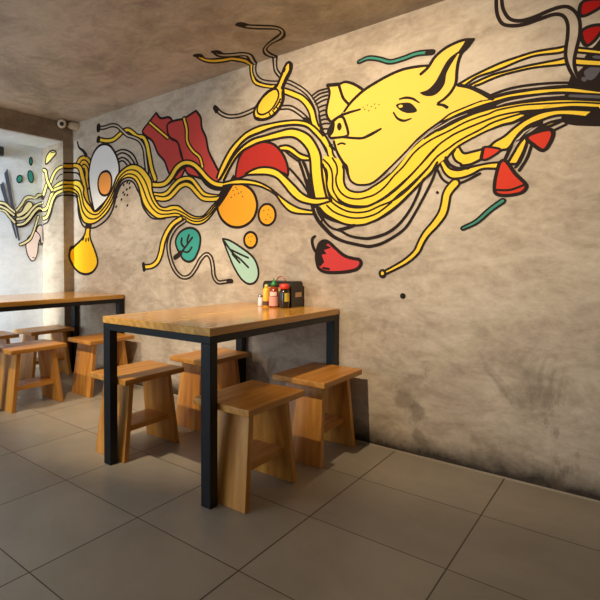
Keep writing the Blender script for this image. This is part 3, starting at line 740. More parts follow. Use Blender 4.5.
 ('S','black',[-3.974,1.789,0.018,-3.918,1.79,0.0171,-3.834,1.798,0.0167,-3.769,1.784,0.0172,-3.731,1.757,0.0216,-3.694,1.699,0.0258,-3.704,1.665,0.0258,-3.66,1.587,0.022,-3.594,1.531,0.0202,-3.543,1.482,0.0163,-3.464,1.499,0.0192,-3.394,1.555,0.0214,-3.326,1.618,0.0217,-3.298,1.65,0.0229,-3.225,1.763,0.0217,-3.15,1.81,0.0182,-3.066,1.833,0.0157,-2.995,1.826,0.0145,-2.916,1.789,0.0152,-2.858,1.738,0.0167,-2.811,1.672,0.0188,-2.802,1.598,0.0193,-2.765,1.516,0.0177,-2.719,1.466,0.0152,-2.665,1.449,0.0139,-2.594,1.458,0.0138,-2.517,1.448,0.0136,-2.467,1.414,0.0142,-2.409,1.379,0.0136,-2.345,1.356,0.0131,-2.282,1.358,0.0138,-2.236,1.391,0.015,-2.191,1.429,0.0149,-2.146,1.46,0.0151,-2.071,1.545,0.0151,-2.015,1.613,0.015]),
 ('S','black',[-3.975,1.678,0.0171,-3.9,1.689,0.012,-3.836,1.675,0.0181,-3.79,1.639,0.0233,-3.797,1.623,0.0275,-3.775,1.541,0.0265,-3.745,1.456,0.025,-3.7,1.397,0.0196,-3.625,1.375,0.0164,-3.537,1.379,0.0173,-3.437,1.417,0.019,-3.354,1.468,0.0209,-3.286,1.545,0.0225,-3.246,1.619,0.0227,-3.182,1.708,0.0207,-3.119,1.732,0.016,-3.056,1.727,0.0147,-3.006,1.702,0.0166,-2.966,1.649,0.0192,-2.937,1.572,0.0198,-2.908,1.502,0.0187,-2.86,1.444,0.0168,-2.793,1.393,0.0154,-2.738,1.369,0.0141,-2.647,1.369,0.014,-2.551,1.37,0.0137,-2.492,1.36,0.0137,-2.434,1.325,0.0138,-2.361,1.3,0.0132,-2.29,1.303,0.0136,-2.236,1.33,0.0148,-2.176,1.385,0.0151,-2.103,1.456,0.015,-2.046,1.525,0.015,-1.987,1.593,0.0147]),
 ('S','black',[-3.975,1.749,0.0153,-3.871,1.757,0.0102,-3.762,1.713,0.0174,-3.724,1.63,0.0215,-3.693,1.546,0.0194,-3.61,1.475,0.0151,-3.505,1.454,0.0143,-3.412,1.502,0.0172,-3.34,1.562,0.0184,-3.284,1.628,0.0192,-3.241,1.698,0.0189,-3.182,1.758,0.0166,-3.092,1.792,0.0133,-2.987,1.774,0.0126,-2.914,1.715,0.0143,-2.865,1.645,0.0156,-2.833,1.573,0.0158,-2.795,1.504,0.0147,-2.735,1.445,0.0127,-2.647,1.421,0.0118,-2.552,1.423,0.0115,-2.469,1.391,0.0117,-2.392,1.351,0.0113,-2.308,1.339,0.0113,-2.239,1.368,0.0124,-2.185,1.414,0.0127,-2.131,1.458,0.0128,-2.088,1.508,0.0128,-2.046,1.557,0.0127,-2.005,1.606,0.0126]),
 ('S','black',[-3.975,1.713,0.0097,-3.872,1.721,0.0161,-3.779,1.666,0.0188,-3.748,1.581,0.0219,-3.715,1.496,0.0194,-3.628,1.428,0.0146,-3.511,1.42,0.0144,-3.413,1.467,0.0168,-3.338,1.526,0.0182,-3.282,1.592,0.0192,-3.24,1.663,0.0191,-3.187,1.727,0.0168,-3.096,1.761,0.0131,-2.994,1.734,0.0131,-2.935,1.668,0.0154,-2.895,1.595,0.016,-2.858,1.523,0.0154,-2.805,1.457,0.0139,-2.731,1.407,0.0122,-2.637,1.395,0.0118,-2.541,1.395,0.0115,-2.458,1.362,0.0117,-2.378,1.326,0.0112,-2.294,1.324,0.0115,-2.227,1.358,0.0125,-2.174,1.405,0.0127,-2.123,1.451,0.0128,-2.079,1.501,0.0128,-2.038,1.551,0.0127,-1.996,1.599,0.0126]),
]),
('sesame_seeds', 'm', 'scattered black specks', [
 ('F','black',[-3.088,1.688,-3.095,1.682,-3.102,1.68,-3.108,1.683,-3.11,1.689,-3.108,1.696,-3.101,1.701,-3.094,1.703,-3.088,1.701,-3.086,1.695],0.0),
 ('F','black',[-3.062,1.678,-3.068,1.672,-3.075,1.67,-3.081,1.673,-3.083,1.679,-3.081,1.686,-3.074,1.691,-3.067,1.693,-3.061,1.691,-3.059,1.685],0.0),
 ('F','black',[-3.135,1.672,-3.141,1.667,-3.148,1.665,-3.154,1.667,-3.157,1.673,-3.154,1.68,-3.148,1.685,-3.14,1.687,-3.134,1.685,-3.132,1.679],0.0),
 ('F','black',[-3.058,1.64,-3.064,1.635,-3.071,1.633,-3.077,1.635,-3.079,1.641,-3.077,1.648,-3.071,1.653,-3.063,1.655,-3.057,1.653,-3.055,1.647],0.0),
 ('F','black',[-3.095,1.63,-3.101,1.625,-3.109,1.623,-3.115,1.625,-3.117,1.631,-3.114,1.638,-3.108,1.643,-3.101,1.645,-3.095,1.643,-3.093,1.637],0.0),
 ('F','black',[-3.141,1.61,-3.148,1.604,-3.155,1.602,-3.161,1.604,-3.163,1.61,-3.161,1.617,-3.155,1.623,-3.147,1.625,-3.141,1.623,-3.139,1.617],0.0),
 ('F','black',[-3.089,1.584,-3.095,1.578,-3.103,1.576,-3.109,1.578,-3.111,1.584,-3.108,1.591,-3.102,1.597,-3.095,1.599,-3.089,1.597,-3.087,1.591],0.0),
 ('F','black',[-3.163,1.553,-3.169,1.547,-3.177,1.545,-3.183,1.547,-3.185,1.553,-3.183,1.56,-3.176,1.566,-3.169,1.568,-3.163,1.566,-3.16,1.56],0.0),
 ('F','black',[-3.232,1.498,-3.239,1.492,-3.247,1.49,-3.253,1.492,-3.255,1.498,-3.252,1.505,-3.246,1.511,-3.238,1.513,-3.232,1.511,-3.23,1.505],0.0),
 ('F','black',[-3.09,1.496,-3.096,1.491,-3.103,1.488,-3.109,1.491,-3.111,1.496,-3.109,1.503,-3.103,1.509,-3.095,1.511,-3.089,1.509,-3.087,1.503],0.0),
 ('F','black',[-3.125,1.59,-3.131,1.584,-3.138,1.582,-3.144,1.585,-3.147,1.59,-3.144,1.597,-3.138,1.603,-3.13,1.605,-3.124,1.603,-3.122,1.597],0.0),
]),
('onion', 'm', 'yellow bulb hanging under the noodles', [
 ('F','gold',[-3.663,1.34,-3.61,1.337,-3.611,1.274,-3.597,1.228,-3.547,1.145,-3.499,1.027,-3.546,0.955,-3.645,0.917,-3.767,0.928,-3.869,0.99,-3.914,1.078,-3.904,1.141,-3.885,1.172,-3.905,1.151,-3.826,1.188,-3.732,1.241,-3.686,1.286],0.0232),
 ('S','black',[-3.701,1.25,0.0191,-3.717,1.232,0.0192]),
 ('S','black',[-3.668,1.239,0.0216,-3.671,1.221,0.0216]),
 ('S','black',[-3.634,1.243,0.0209,-3.629,1.224,0.0209]),
 ('S','black',[-3.906,1.141,0.0293,-3.882,1.165,0.0249,-3.858,1.17,0.0255]),
 ('S','black',[-3.655,1.362,0.0439,-3.603,1.36,0.0436]),
]),
('noodle', 'm', None, [
 ('S','black',[-2.891,0.985,0.049,-2.814,0.993,0.0499,-2.749,1.028,0.0577,-2.712,1.093,0.0636,-2.684,1.184,0.0632,-2.639,1.26,0.0593,-2.577,1.318,0.0534,-2.5,1.352,0.0498]),
 ('S','yellow',[-2.891,0.985,0.022,-2.814,0.993,0.0225,-2.749,1.028,0.0259,-2.712,1.093,0.0286,-2.684,1.184,0.0284,-2.639,1.26,0.0266,-2.577,1.318,0.024,-2.5,1.352,0.0224]),
 ('S','black',[-2.907,1.008,0.0364,-2.899,0.963,0.0364]),
]),
('curling_strand', 'm', None, [
 ('S','black',[-2.458,1.333,0.0383,-2.543,1.291,0.0411,-2.604,1.226,0.046,-2.627,1.156,0.0489,-2.613,1.066,0.0475,-2.57,0.976,0.0445,-2.518,0.926,0.0396,-2.468,0.908,0.0347,-2.41,0.922,0.0371,-2.353,0.978,0.04,-2.306,1.045,0.0389,-2.251,1.081,0.0334,-2.213,1.056,0.0393,-2.194,0.991,0.0412,-2.183,0.92,0.0404,-2.146,0.882,0.0339,-2.088,0.886,0.0322,-2.038,0.893,0.0319]),
 ('S','wall',[-2.458,1.333,0.0108,-2.543,1.291,0.0116,-2.604,1.226,0.013,-2.627,1.156,0.0138,-2.613,1.066,0.0134,-2.57,0.976,0.0126,-2.518,0.926,0.0112,-2.468,0.908,0.0098,-2.41,0.922,0.0105,-2.353,0.978,0.0113,-2.306,1.045,0.011,-2.251,1.081,0.0094,-2.213,1.056,0.0111,-2.194,0.991,0.0116,-2.183,0.92,0.0114,-2.146,0.882,0.0096,-2.088,0.886,0.0091,-2.038,0.893,0.009]),
 ('S','black',[-2.059,0.892,0.0334,-2.031,0.892,0.0332]),
]),
('green_leaf', 'm', 'teal leaf with black veins', [
 ('F','teal',[-2.337,1.252,-2.31,1.209,-2.313,1.148,-2.337,1.088,-2.377,1.039,-2.426,1.027,-2.476,1.046,-2.501,1.078,-2.54,1.135,-2.552,1.186,-2.517,1.242,-2.45,1.274,-2.385,1.275],0.018),
 ('S','black',[-2.526,1.078,0.0166,-2.476,1.115,0.0168,-2.426,1.164,0.017,-2.385,1.205,0.017]),
 ('S','black',[-2.489,1.203,0.0194,-2.492,1.163,0.0187,-2.462,1.133,0.0167]),
 ('S','black',[-2.418,1.225,0.0186,-2.434,1.182,0.0189,-2.429,1.161,0.0186]),
 ('S','black',[-2.39,1.132,0.0166,-2.426,1.099,0.0149,-2.479,1.105,0.0145]),
 ('S','black',[-2.557,1.059,0.0402,-2.523,1.078,0.0404,-2.501,1.093,0.0409]),
]),
('pale_leaf', 'm', 'pale green leaf with black veins', [
 ('F','paleteal',[-2.108,1.187,-2.108,1.187,-2.051,1.174,-1.962,1.128,-1.855,1.054,-1.82,0.992,-1.815,0.931,-1.84,0.89,-1.886,0.876,-1.94,0.901,-2.006,0.982,-2.055,1.074],0.0142),
 ('S','black',[-2.092,1.168,0.015,-2.017,1.083,0.0145,-1.951,1.037,0.014,-1.893,0.987,0.014]),
 ('S','black',[-2.033,1.107,0.0136,-1.973,1.082,0.0134,-1.893,1.051,0.0132]),
 ('S','black',[-2.024,1.078,0.0145,-1.962,1.019,0.0144]),
]),
('noodle', 'm', None, [
 ('B','yellow',[-2.103,1.577,-2.046,1.582,-1.99,1.585,-1.909,1.574,-1.817,1.548,-1.729,1.5,-1.657,1.442,-1.586,1.389,-1.517,1.352,-1.413,1.327],[-2.103,1.553,-2.046,1.556,-1.99,1.552,-1.922,1.546,-1.83,1.527,-1.754,1.495,-1.687,1.451,-1.638,1.388,-1.574,1.333,-1.413,1.308]),
 ('S','black',[-2.103,1.577,0.0154,-2.046,1.582,0.0152,-1.99,1.585,0.0147,-1.909,1.574,0.0142,-1.817,1.548,0.0138,-1.729,1.5,0.0137,-1.657,1.442,0.0136,-1.586,1.389,0.0133,-1.517,1.352,0.013,-1.413,1.327,0.0128]),
 ('S','black',[-2.103,1.553,0.0153,-2.046,1.556,0.0149,-1.99,1.552,0.0146,-1.922,1.546,0.0143,-1.83,1.527,0.0139,-1.754,1.495,0.0137,-1.687,1.451,0.0139,-1.638,1.388,0.0139,-1.574,1.333,0.0133,-1.413,1.308,0.0128]),
 ('B','yellow',[-1.915,1.615,-1.837,1.638,-1.761,1.638,-1.681,1.612,-1.621,1.564,-1.563,1.506,-1.507,1.448,-1.451,1.413,-1.398,1.401,-1.345,1.396],[-1.902,1.605,-1.824,1.598,-1.742,1.585,-1.681,1.558,-1.627,1.502,-1.58,1.445,-1.523,1.399,-1.462,1.376,-1.398,1.365,-1.33,1.375]),
 ('S','black',[-1.915,1.615,0.0172,-1.837,1.638,0.0164,-1.761,1.638,0.0153,-1.681,1.612,0.0147,-1.621,1.564,0.0148,-1.563,1.506,0.0147,-1.507,1.448,0.0144,-1.451,1.413,0.0141,-1.398,1.401,0.0142,-1.345,1.396,0.0141]),
 ('S','black',[-1.902,1.605,0.0159,-1.824,1.598,0.0156,-1.742,1.585,0.0151,-1.681,1.558,0.0149,-1.627,1.502,0.0152,-1.58,1.445,0.0149,-1.523,1.399,0.0145,-1.462,1.376,0.0143,-1.398,1.365,0.0144,-1.33,1.375,0.0144]),
 ('B','yellow',[-1.66,1.755,-1.611,1.753,-1.564,1.729,-1.519,1.689,-1.453,1.657],[-1.646,1.728,-1.599,1.715,-1.553,1.679,-1.508,1.647,-1.453,1.637]),
 ('S','black',[-1.66,1.755,0.0153,-1.611,1.753,0.0145,-1.564,1.729,0.0141,-1.519,1.689,0.014,-1.453,1.657,0.0138]),
 ('S','black',[-1.646,1.728,0.0147,-1.599,1.715,0.0143,-1.553,1.679,0.0141,-1.508,1.647,0.0141,-1.453,1.637,0.0142]),
]),
('noodle_bundle', 'm', 'yellow noodles sweeping under the pig', [
 ('B','yellow',[-1.269,1.618,-1.248,1.574,-1.242,1.551,-1.241,1.488,-1.229,1.452,-1.206,1.43,-1.166,1.416,-1.121,1.418,-1.066,1.443,-1.013,1.475,-0.962,1.519,-0.937,1.548,-0.888,1.608,-0.849,1.641,-0.793,1.68,-0.747,1.686,-0.702,1.703,-0.65,1.722,-0.596,1.737,-0.535,1.745,-0.535,1.745,-0.476,1.748,-0.419,1.747,-0.346,1.74,-0.276,1.73,-0.209,1.713,-0.145,1.694,-0.053,1.667],[-1.38,1.657,-1.376,1.573,-1.357,1.468,-1.342,1.398,-1.387,1.344,-1.355,1.306,-1.294,1.267,-1.234,1.24,-1.176,1.229,-1.119,1.231,-1.092,1.239,-1.048,1.255,-0.986,1.291,-0.935,1.33,-0.819,1.444,-0.754,1.507,-0.718,1.536,-0.683,1.576,-0.645,1.601,-0.599,1.622,-0.549,1.642,-0.525,1.649,-0.482,1.66,-0.448,1.662,-0.41,1.675,-0.381,1.689,-0.349,1.696,-0.292,1.695,-0.241,1.69,-0.154,1.666,-0.138,1.661]),
 ('S','black',[-1.369,1.6,0.0129,-1.35,1.543,0.0131,-1.343,1.466,0.0131,-1.328,1.41,0.0128,-1.313,1.381,0.0126]),
 ('S','black',[-1.248,1.574,0.0123,-1.242,1.551,0.0126,-1.241,1.488,0.0125,-1.229,1.452,0.0119,-1.206,1.43,0.0118,-1.166,1.416,0.0121,-1.121,1.418,0.0124,-1.066,1.443,0.0124,-1.013,1.475,0.0123,-0.962,1.519,0.0121,-0.937,1.548,0.0119,-0.888,1.608,0.0118,-0.849,1.641,0.0118,-0.793,1.68,0.0116,-0.747,1.686,0.0113,-0.702,1.703,0.0113,-0.65,1.722,0.0111,-0.596,1.737,0.0108,-0.535,1.745,0.0106,-0.535,1.745,0.0104,-0.476,1.748,0.0102,-0.419,1.747,0.0099,-0.346,1.74,0.0096,-0.276,1.73,0.0092,-0.209,1.713,0.0088,-0.145,1.694,0.0086,-0.053,1.667,0.0083]),
 ('S','black',[-1.387,1.344,0.0142,-1.355,1.306,0.0168,-1.294,1.267,0.0174,-1.234,1.24,0.0136,-1.176,1.229,0.0136,-1.119,1.231,0.0135,-1.092,1.239,0.0136,-1.048,1.255,0.0153,-0.986,1.291,0.0186,-0.935,1.33,0.0166,-0.819,1.444,0.0133,-0.754,1.507,0.0124,-0.718,1.536,0.0115,-0.683,1.576,0.0106,-0.645,1.601,0.0104,-0.599,1.622,0.0102,-0.549,1.642,0.0101,-0.525,1.649,0.0105,-0.482,1.66,0.0133,-0.448,1.662,0.0137,-0.41,1.675,0.0169,-0.381,1.689,0.0168]),
 ('S','black',[-1.311,1.63,0.0108,-1.286,1.586,0.011,-1.28,1.544,0.0116,-1.288,1.511,0.0116,-1.283,1.469,0.0111,-1.259,1.424,0.0107,-1.217,1.391,0.0106,-1.16,1.377,0.0107,-1.12,1.38,0.0109,-1.066,1.393,0.011,-1.013,1.429,0.0109,-0.962,1.487,0.0107,-0.921,1.524,0.0105,-0.863,1.594,0.0104,-0.792,1.641,0.0103,-0.702,1.675,0.01,-0.637,1.702,0.0098,-0.583,1.715,0.0096,-0.534,1.724,0.0095,-0.515,1.731,0.0093,-0.456,1.735,0.009,-0.4,1.734,0.0087,-0.345,1.726,0.0084,-0.276,1.715,0.0082,-0.209,1.702,0.0079,-0.144,1.683,0.0077,-0.053,1.657,0.0074]),
 ('S','black',[-1.366,1.629,0.0108,-1.332,1.592,0.0108,-1.314,1.554,0.0113,-1.308,1.501,0.0116,-1.307,1.449,0.0113,-1.282,1.4,0.0109,-1.258,1.369,0.0201,-1.217,1.345,0.0214,-1.159,1.332,0.0201,-1.109,1.331,0.0148,-1.092,1.335,0.0137,-1.023,1.365,0.0162,-0.961,1.407,0.0186,-0.886,1.472,0.013,-0.838,1.521,0.0109,-0.783,1.581,0.0138,-0.746,1.616,0.0107,-0.702,1.643,0.0106,-0.68,1.654,0.0105,-0.624,1.673,0.0103,-0.574,1.687,0.0102,-0.534,1.698,0.01,-0.495,1.706,0.0098,-0.437,1.708,0.0095,-0.389,1.705,0.0092,-0.345,1.699,0.009,-0.292,1.695,0.0089,-0.241,1.69,0.0086,-0.15,1.666,0.0082]),
 ('S','black',[-1.373,1.592,0.0109,-1.347,1.565,0.0112,-1.341,1.523,0.0118,-1.344,1.476,0.0118,-1.334,1.44,0.0113,-1.313,1.403,0.0109,-1.27,1.364,0.0108,-1.234,1.348,0.0107]),
 ('S','black',[-1.382,1.569,0.0118,-1.372,1.509,0.0118,-1.362,1.449,0.0116,-1.343,1.409,0.0112,-1.306,1.367,0.0109,-1.252,1.328,0.0107,-1.205,1.308,0.0108,-1.148,1.3,0.0108,-1.098,1.305,0.0109,-1.038,1.328,0.0108,-0.976,1.349,0.012,-0.935,1.378,0.0223,-0.886,1.417,0.0194,-0.8,1.503,0.0119,-0.759,1.553,0.0106,-0.701,1.591,0.0105,-0.675,1.609,0.0105,-0.624,1.634,0.0103,-0.574,1.654,0.0102,-0.526,1.677,0.01,-0.475,1.688,0.0098,-0.418,1.697,0.0096]),
 ('S','black',[-1.343,1.356,0.0111,-1.306,1.32,0.0109,-1.258,1.294,0.0109,-1.193,1.273,0.0108,-1.147,1.269,0.0108,-1.12,1.27,0.0109,-1.059,1.286,0.0108,-1.012,1.315,0.0107,-0.976,1.344,0.0106]),
 ('F','black',[-0.426,1.699,-0.407,1.702,-0.381,1.703,-0.345,1.699,-0.292,1.692,-0.241,1.688,-0.292,1.688,-0.345,1.686,-0.374,1.679,-0.399,1.689],0.0025),
]),
('noodle', 'm', 'yellow noodle along the back of the pig', [
 ('B','black',[-0.821,1.664,-0.765,1.705,-0.703,1.735,-0.659,1.75,-0.608,1.761,-0.567,1.769,-0.495,1.778,-0.457,1.781,-0.401,1.777,-0.346,1.771,-0.293,1.765,-0.242,1.752,-0.193,1.736,-0.145,1.721,-0.054,1.693],[-0.821,1.649,-0.747,1.686,-0.702,1.703,-0.65,1.722,-0.596,1.737,-0.535,1.745,-0.476,1.748,-0.419,1.747,-0.346,1.74,-0.276,1.73,-0.209,1.713,-0.145,1.694,-0.053,1.667]),
 ('S','wall',[-0.987,1.509,0.0181,-0.947,1.549,0.0156,-0.907,1.588,0.0132,-0.863,1.636,0.0076,-0.84,1.652,0.0055,-0.793,1.682,0.0054,-0.765,1.695,0.0048,-0.729,1.71,0.0048,-0.694,1.726,0.0042,-0.659,1.736,0.0031,-0.629,1.742,0.002]),
 ('S','wall',[-0.507,1.754,0.0029,-0.472,1.761,0.0062,-0.419,1.762,0.0074,-0.346,1.759,0.0071,-0.304,1.753,0.0069,-0.262,1.746,0.0051]),
 ('S','darkgrey',[-0.242,1.738,0.0103,-0.193,1.724,0.0121,-0.129,1.705,0.0119]),
 ('B','yellow',[-0.75,1.728,-0.703,1.757,-0.66,1.77,-0.609,1.783,-0.568,1.79,-0.535,1.79,-0.496,1.795,-0.457,1.797,-0.401,1.795,-0.346,1.791,-0.294,1.782,-0.243,1.773,-0.193,1.753,-0.145,1.733,-0.054,1.697],[-0.75,1.723,-0.703,1.735,-0.659,1.75,-0.608,1.761,-0.567,1.769,-0.535,1.773,-0.495,1.778,-0.457,1.781,-0.401,1.777,-0.346,1.771,-0.293,1.765,-0.242,1.752,-0.193,1.736,-0.145,1.721,-0.054,1.687]),
 ('S','black',[-0.75,1.728,0.009,-0.703,1.757,0.0088,-0.66,1.77,0.0087,-0.609,1.783,0.0085,-0.568,1.79,0.0083,-0.535,1.79,0.0081,-0.496,1.795,0.0081,-0.457,1.797,0.0079,-0.401,1.795,0.0077,-0.346,1.791,0.0074,-0.294,1.782,0.0072,-0.243,1.773,0.0069,-0.193,1.753,0.0066,-0.145,1.733,0.0065,-0.054,1.697,0.0063]),
 ('S','black',[-0.75,1.723,0.0089,-0.703,1.735,0.0088,-0.659,1.75,0.0086,-0.608,1.761,0.0085,-0.567,1.769,0.0083,-0.535,1.773,0.0082,-0.495,1.778,0.0081,-0.457,1.781,0.0079,-0.401,1.777,0.0076,-0.346,1.771,0.0074,-0.293,1.765,0.0072,-0.242,1.752,0.0069,-0.193,1.736,0.0067,-0.145,1.721,0.0066,-0.054,1.687,0.0064]),
 ('S','black',[-0.531,1.809,0.013,-0.477,1.82,0.0127,-0.42,1.822,0.0122,-0.347,1.815,0.0117,-0.294,1.806,0.0113,-0.236,1.792,0.011]),
 ('S','black',[-0.527,1.797,0.0117,-0.476,1.804,0.0114,-0.419,1.803,0.011,-0.346,1.796,0.0107,-0.294,1.79,0.0104,-0.236,1.779,0.0101]),
]),
('noodle', 'm', None, [
 ('S','black',[-0.756,1.487,0.0117,-0.729,1.433,0.0118,-0.684,1.405,0.0128,-0.641,1.413,0.0132,-0.572,1.445,0.0129]),
 ('B','yellow',[-0.727,1.529,-0.7,1.487,-0.663,1.473,-0.617,1.48,-0.572,1.486,-0.538,1.489,-0.492,1.488],[-0.744,1.517,-0.722,1.465,-0.692,1.437,-0.641,1.435,-0.599,1.448,-0.565,1.465,-0.501,1.459]),
 ('S','black',[-0.727,1.529,0.0104,-0.7,1.487,0.0107,-0.663,1.473,0.0118,-0.617,1.48,0.0119,-0.572,1.486,0.0117,-0.538,1.489,0.0115,-0.492,1.488,0.0112]),
 ('S','black',[-0.744,1.517,0.0105,-0.722,1.465,0.0105,-0.692,1.437,0.0114,-0.641,1.435,0.0119,-0.599,1.448,0.0119,-0.565,1.465,0.0117,-0.501,1.459,0.0112]),
 ('S','black',[-0.719,1.544,0.0134,-0.704,1.511,0.0136,-0.671,1.485,0.0146,-0.621,1.477,0.0149]),
 ('B','yellow',[-0.266,1.64,-0.302,1.638,-0.344,1.623,-0.368,1.606,-0.397,1.59,-0.421,1.558,-0.441,1.519,-0.456,1.49],[-0.269,1.635,-0.309,1.621,-0.349,1.614,-0.382,1.588,-0.394,1.55,-0.41,1.505,-0.428,1.471,-0.445,1.473]),
 ('S','black',[-0.266,1.64,0.0128,-0.302,1.638,0.0131,-0.344,1.623,0.0132,-0.368,1.606,0.0132,-0.397,1.59,0.013,-0.421,1.558,0.0124,-0.441,1.519,0.0122,-0.456,1.49,0.0123]),
 ('S','black',[-0.269,1.635,0.0129,-0.309,1.621,0.0131,-0.349,1.614,0.0132,-0.382,1.588,0.0124,-0.394,1.55,0.0115,-0.41,1.505,0.0118,-0.428,1.471,0.013,-0.445,1.473,0.0131]),
 ('S','black',[-0.391,1.55,0.0094,-0.405,1.504,0.0096,-0.42,1.47,0.0102,-0.432,1.456,0.0107]),
 ('S','black',[-0.374,1.544,0.0121,-0.39,1.49,0.0126,-0.417,1.44,0.0131]),
 ('S','black',[-0.254,1.617,0.0107,-0.284,1.604,0.0108,-0.322,1.589,0.0109]),
 ('S','black',[-0.344,1.642,0.0221,-0.38,1.631,0.0223,-0.402,1.61,0.0193,-0.428,1.581,0.0167,-0.439,1.582,0.0159,-0.454,1.545,0.0151,-0.471,1.502,0.0151]),
 ('S','wall',[-0.373,1.625,0.0028,-0.398,1.612,0.0055,-0.424,1.584,0.0064,-0.432,1.581,0.005,-0.441,1.546,0.0024]),
 ('B','yellow',[-0.169,1.659,-0.241,1.679,-0.292,1.688,-0.345,1.686,-0.381,1.674,-0.41,1.659,-0.444,1.634,-0.474,1.607,-0.514,1.586,-0.535,1.568,-0.607,1.554,-0.639,1.552,-0.652,1.569,-0.659,1.584],[-0.195,1.637,-0.248,1.655,-0.292,1.662,-0.344,1.651,-0.38,1.64,-0.41,1.618,-0.435,1.586,-0.449,1.56,-0.467,1.543,-0.482,1.544,-0.566,1.513,-0.614,1.494,-0.656,1.496,-0.649,1.499,-0.675,1.521,-0.688,1.556,-0.679,1.575]),
 ('S','black',[-0.169,1.659,0.0107,-0.241,1.679,0.011,-0.292,1.688,0.0116,-0.345,1.686,0.0121,-0.381,1.674,0.0124,-0.41,1.659,0.0123,-0.444,1.634,0.0123,-0.474,1.607,0.0125,-0.514,1.586,0.0127,-0.535,1.568,0.0129,-0.607,1.554,0.0131,-0.639,1.552,0.0123,-0.652,1.569,0.011,-0.659,1.584,0.0109]),
 ('S','black',[-0.195,1.637,0.0106,-0.248,1.655,0.011,-0.292,1.662,0.0118,-0.344,1.651,0.0122,-0.38,1.64,0.0123,-0.41,1.618,0.012,-0.435,1.586,0.0116,-0.449,1.56,0.0117,-0.467,1.543,0.0126,-0.482,1.544,0.0127,-0.566,1.513,0.013,-0.614,1.494,0.0131,-0.656,1.496,0.0129,-0.649,1.499,0.0112,-0.675,1.521,0.0112,-0.688,1.556,0.0115,-0.679,1.575,0.0126]),
]),
('red_pepper_piece', 'm', 'small red piece, left of three', [
 ('F','red3',[-0.559,1.568,-0.519,1.561,-0.489,1.545,-0.512,1.525,-0.552,1.507,-0.568,1.517,-0.563,1.548],0.0111),
 ('S','black',[-0.559,1.564,0.0152,-0.567,1.517,0.0152]),
]),
('red_pepper_piece', 'm', 'largest red wedge', [
 ('F','red3',[-0.489,1.49,-0.476,1.496,-0.463,1.483,-0.433,1.429,-0.392,1.374,-0.389,1.361,-0.401,1.341,-0.432,1.331,-0.483,1.332,-0.507,1.344,-0.512,1.368,-0.506,1.43],0.0154),
 ('S','black',[-0.503,1.359,0.0112,-0.451,1.354,0.0112,-0.398,1.371,0.0111]),
]),
('red_pepper_piece', 'm', 'red wedge, upper right of three', [
 ('F','red3',[-0.392,1.583,-0.386,1.592,-0.35,1.604,-0.306,1.605,-0.297,1.591,-0.305,1.552,-0.328,1.517,-0.343,1.523,-0.367,1.549,-0.384,1.567],0.0158),
]),
('noodle', 'm', 'yellow noodle tail hanging down', [
 ('S','black',[-0.677,1.41,0.0511,-0.699,1.384,0.0508,-0.713,1.356,0.0469,-0.719,1.315,0.0463,-0.731,1.266,0.0489,-0.765,1.213,0.0467,-0.803,1.168,0.0432,-0.827,1.126,0.0399,-0.85,1.075,0.0387,-0.899,1.027,0.0369,-0.957,0.991,0.0335,-1.013,0.961,0.0308]),
 ('S','yellow',[-0.677,1.41,0.0293,-0.699,1.384,0.0291,-0.713,1.356,0.026,-0.719,1.315,0.0257,-0.731,1.266,0.0276,-0.765,1.213,0.0246,-0.803,1.168,0.0209,-0.827,1.126,0.0178,-0.85,1.075,0.0161,-0.899,1.027,0.0135,-0.957,0.991,0.0096,-1.013,0.961,0.0065]),
 ('F','black',[-0.999,0.958,-1.003,0.943,-1.014,0.933,-1.027,0.933,-1.037,0.942,-1.042,0.957,-1.038,0.972,-1.027,0.982,-1.014,0.982,-1.003,0.972],0.0),
 ('F','yellow',[-1.013,0.959,-1.015,0.953,-1.019,0.95,-1.024,0.95,-1.028,0.953,-1.029,0.959,-1.028,0.965,-1.024,0.969,-1.019,0.969,-1.015,0.965],0.0),
]),
('speck', 'm', 'small black dot', [
 ('F','black',[-0.748,1.372,-0.749,1.368,-0.753,1.366,-0.757,1.366,-0.761,1.369,-0.762,1.374,-0.761,1.378,-0.757,1.38,-0.753,1.38,-0.75,1.377],0.0),
]),
('speck', 'm', 'larger black dot below the noodles', [
 ('F','black',[-0.901,0.841,-0.904,0.832,-0.911,0.826,-0.919,0.826,-0.927,0.831,-0.929,0.84,-0.927,0.849,-0.92,0.855,-0.911,0.855,-0.904,0.85],0.0),
]),
('curling_strand', 'm', None, [
 ('S','black',[-0.757,1.525,0.012,-0.791,1.466,0.0126,-0.822,1.444,0.0135,-0.845,1.378,0.0133,-0.885,1.294,0.0137,-0.942,1.219,0.0157,-1.002,1.177,0.0177,-1.091,1.153,0.018,-1.128,1.154,0.0162,-1.204,1.171,0.0149,-1.263,1.204,0.0146,-1.311,1.221,0.0139,-1.355,1.262,0.0142,-1.377,1.308,0.0145]),
 ('S','black',[-0.753,1.503,0.0106,-0.768,1.471,0.0117,-0.779,1.439,0.0129,-0.813,1.366,0.0132,-0.86,1.275,0.0135,-0.908,1.199,0.0148,-0.976,1.149,0.0165,-1.037,1.119,0.018,-1.091,1.108,0.0188,-1.109,1.109,0.0186,-1.194,1.128,0.0185,-1.245,1.143,0.0187,-1.305,1.174,0.0216,-1.355,1.223,0.0241,-1.399,1.274,0.0245,-1.425,1.329,0.0237,-1.435,1.363,0.0226]),
 ('F','black',[-1.435,1.366,-1.39,1.353,-1.352,1.306,-1.371,1.301,-1.364,1.283,-1.377,1.248,-1.406,1.292,-1.425,1.329],0.0),
 ('S','wall',[-1.416,1.344,0.005,-1.403,1.31,0.0049,-1.38,1.272,0.0048]),
 ('S','black',[-1.269,1.208,0.0212,-1.222,1.217,0.021,-1.181,1.229,0.0208]),
 ('S','black',[-1.368,1.301,0.0175,-1.33,1.272,0.0083,-1.275,1.251,0.0069,-1.222,1.234,0.0068]),
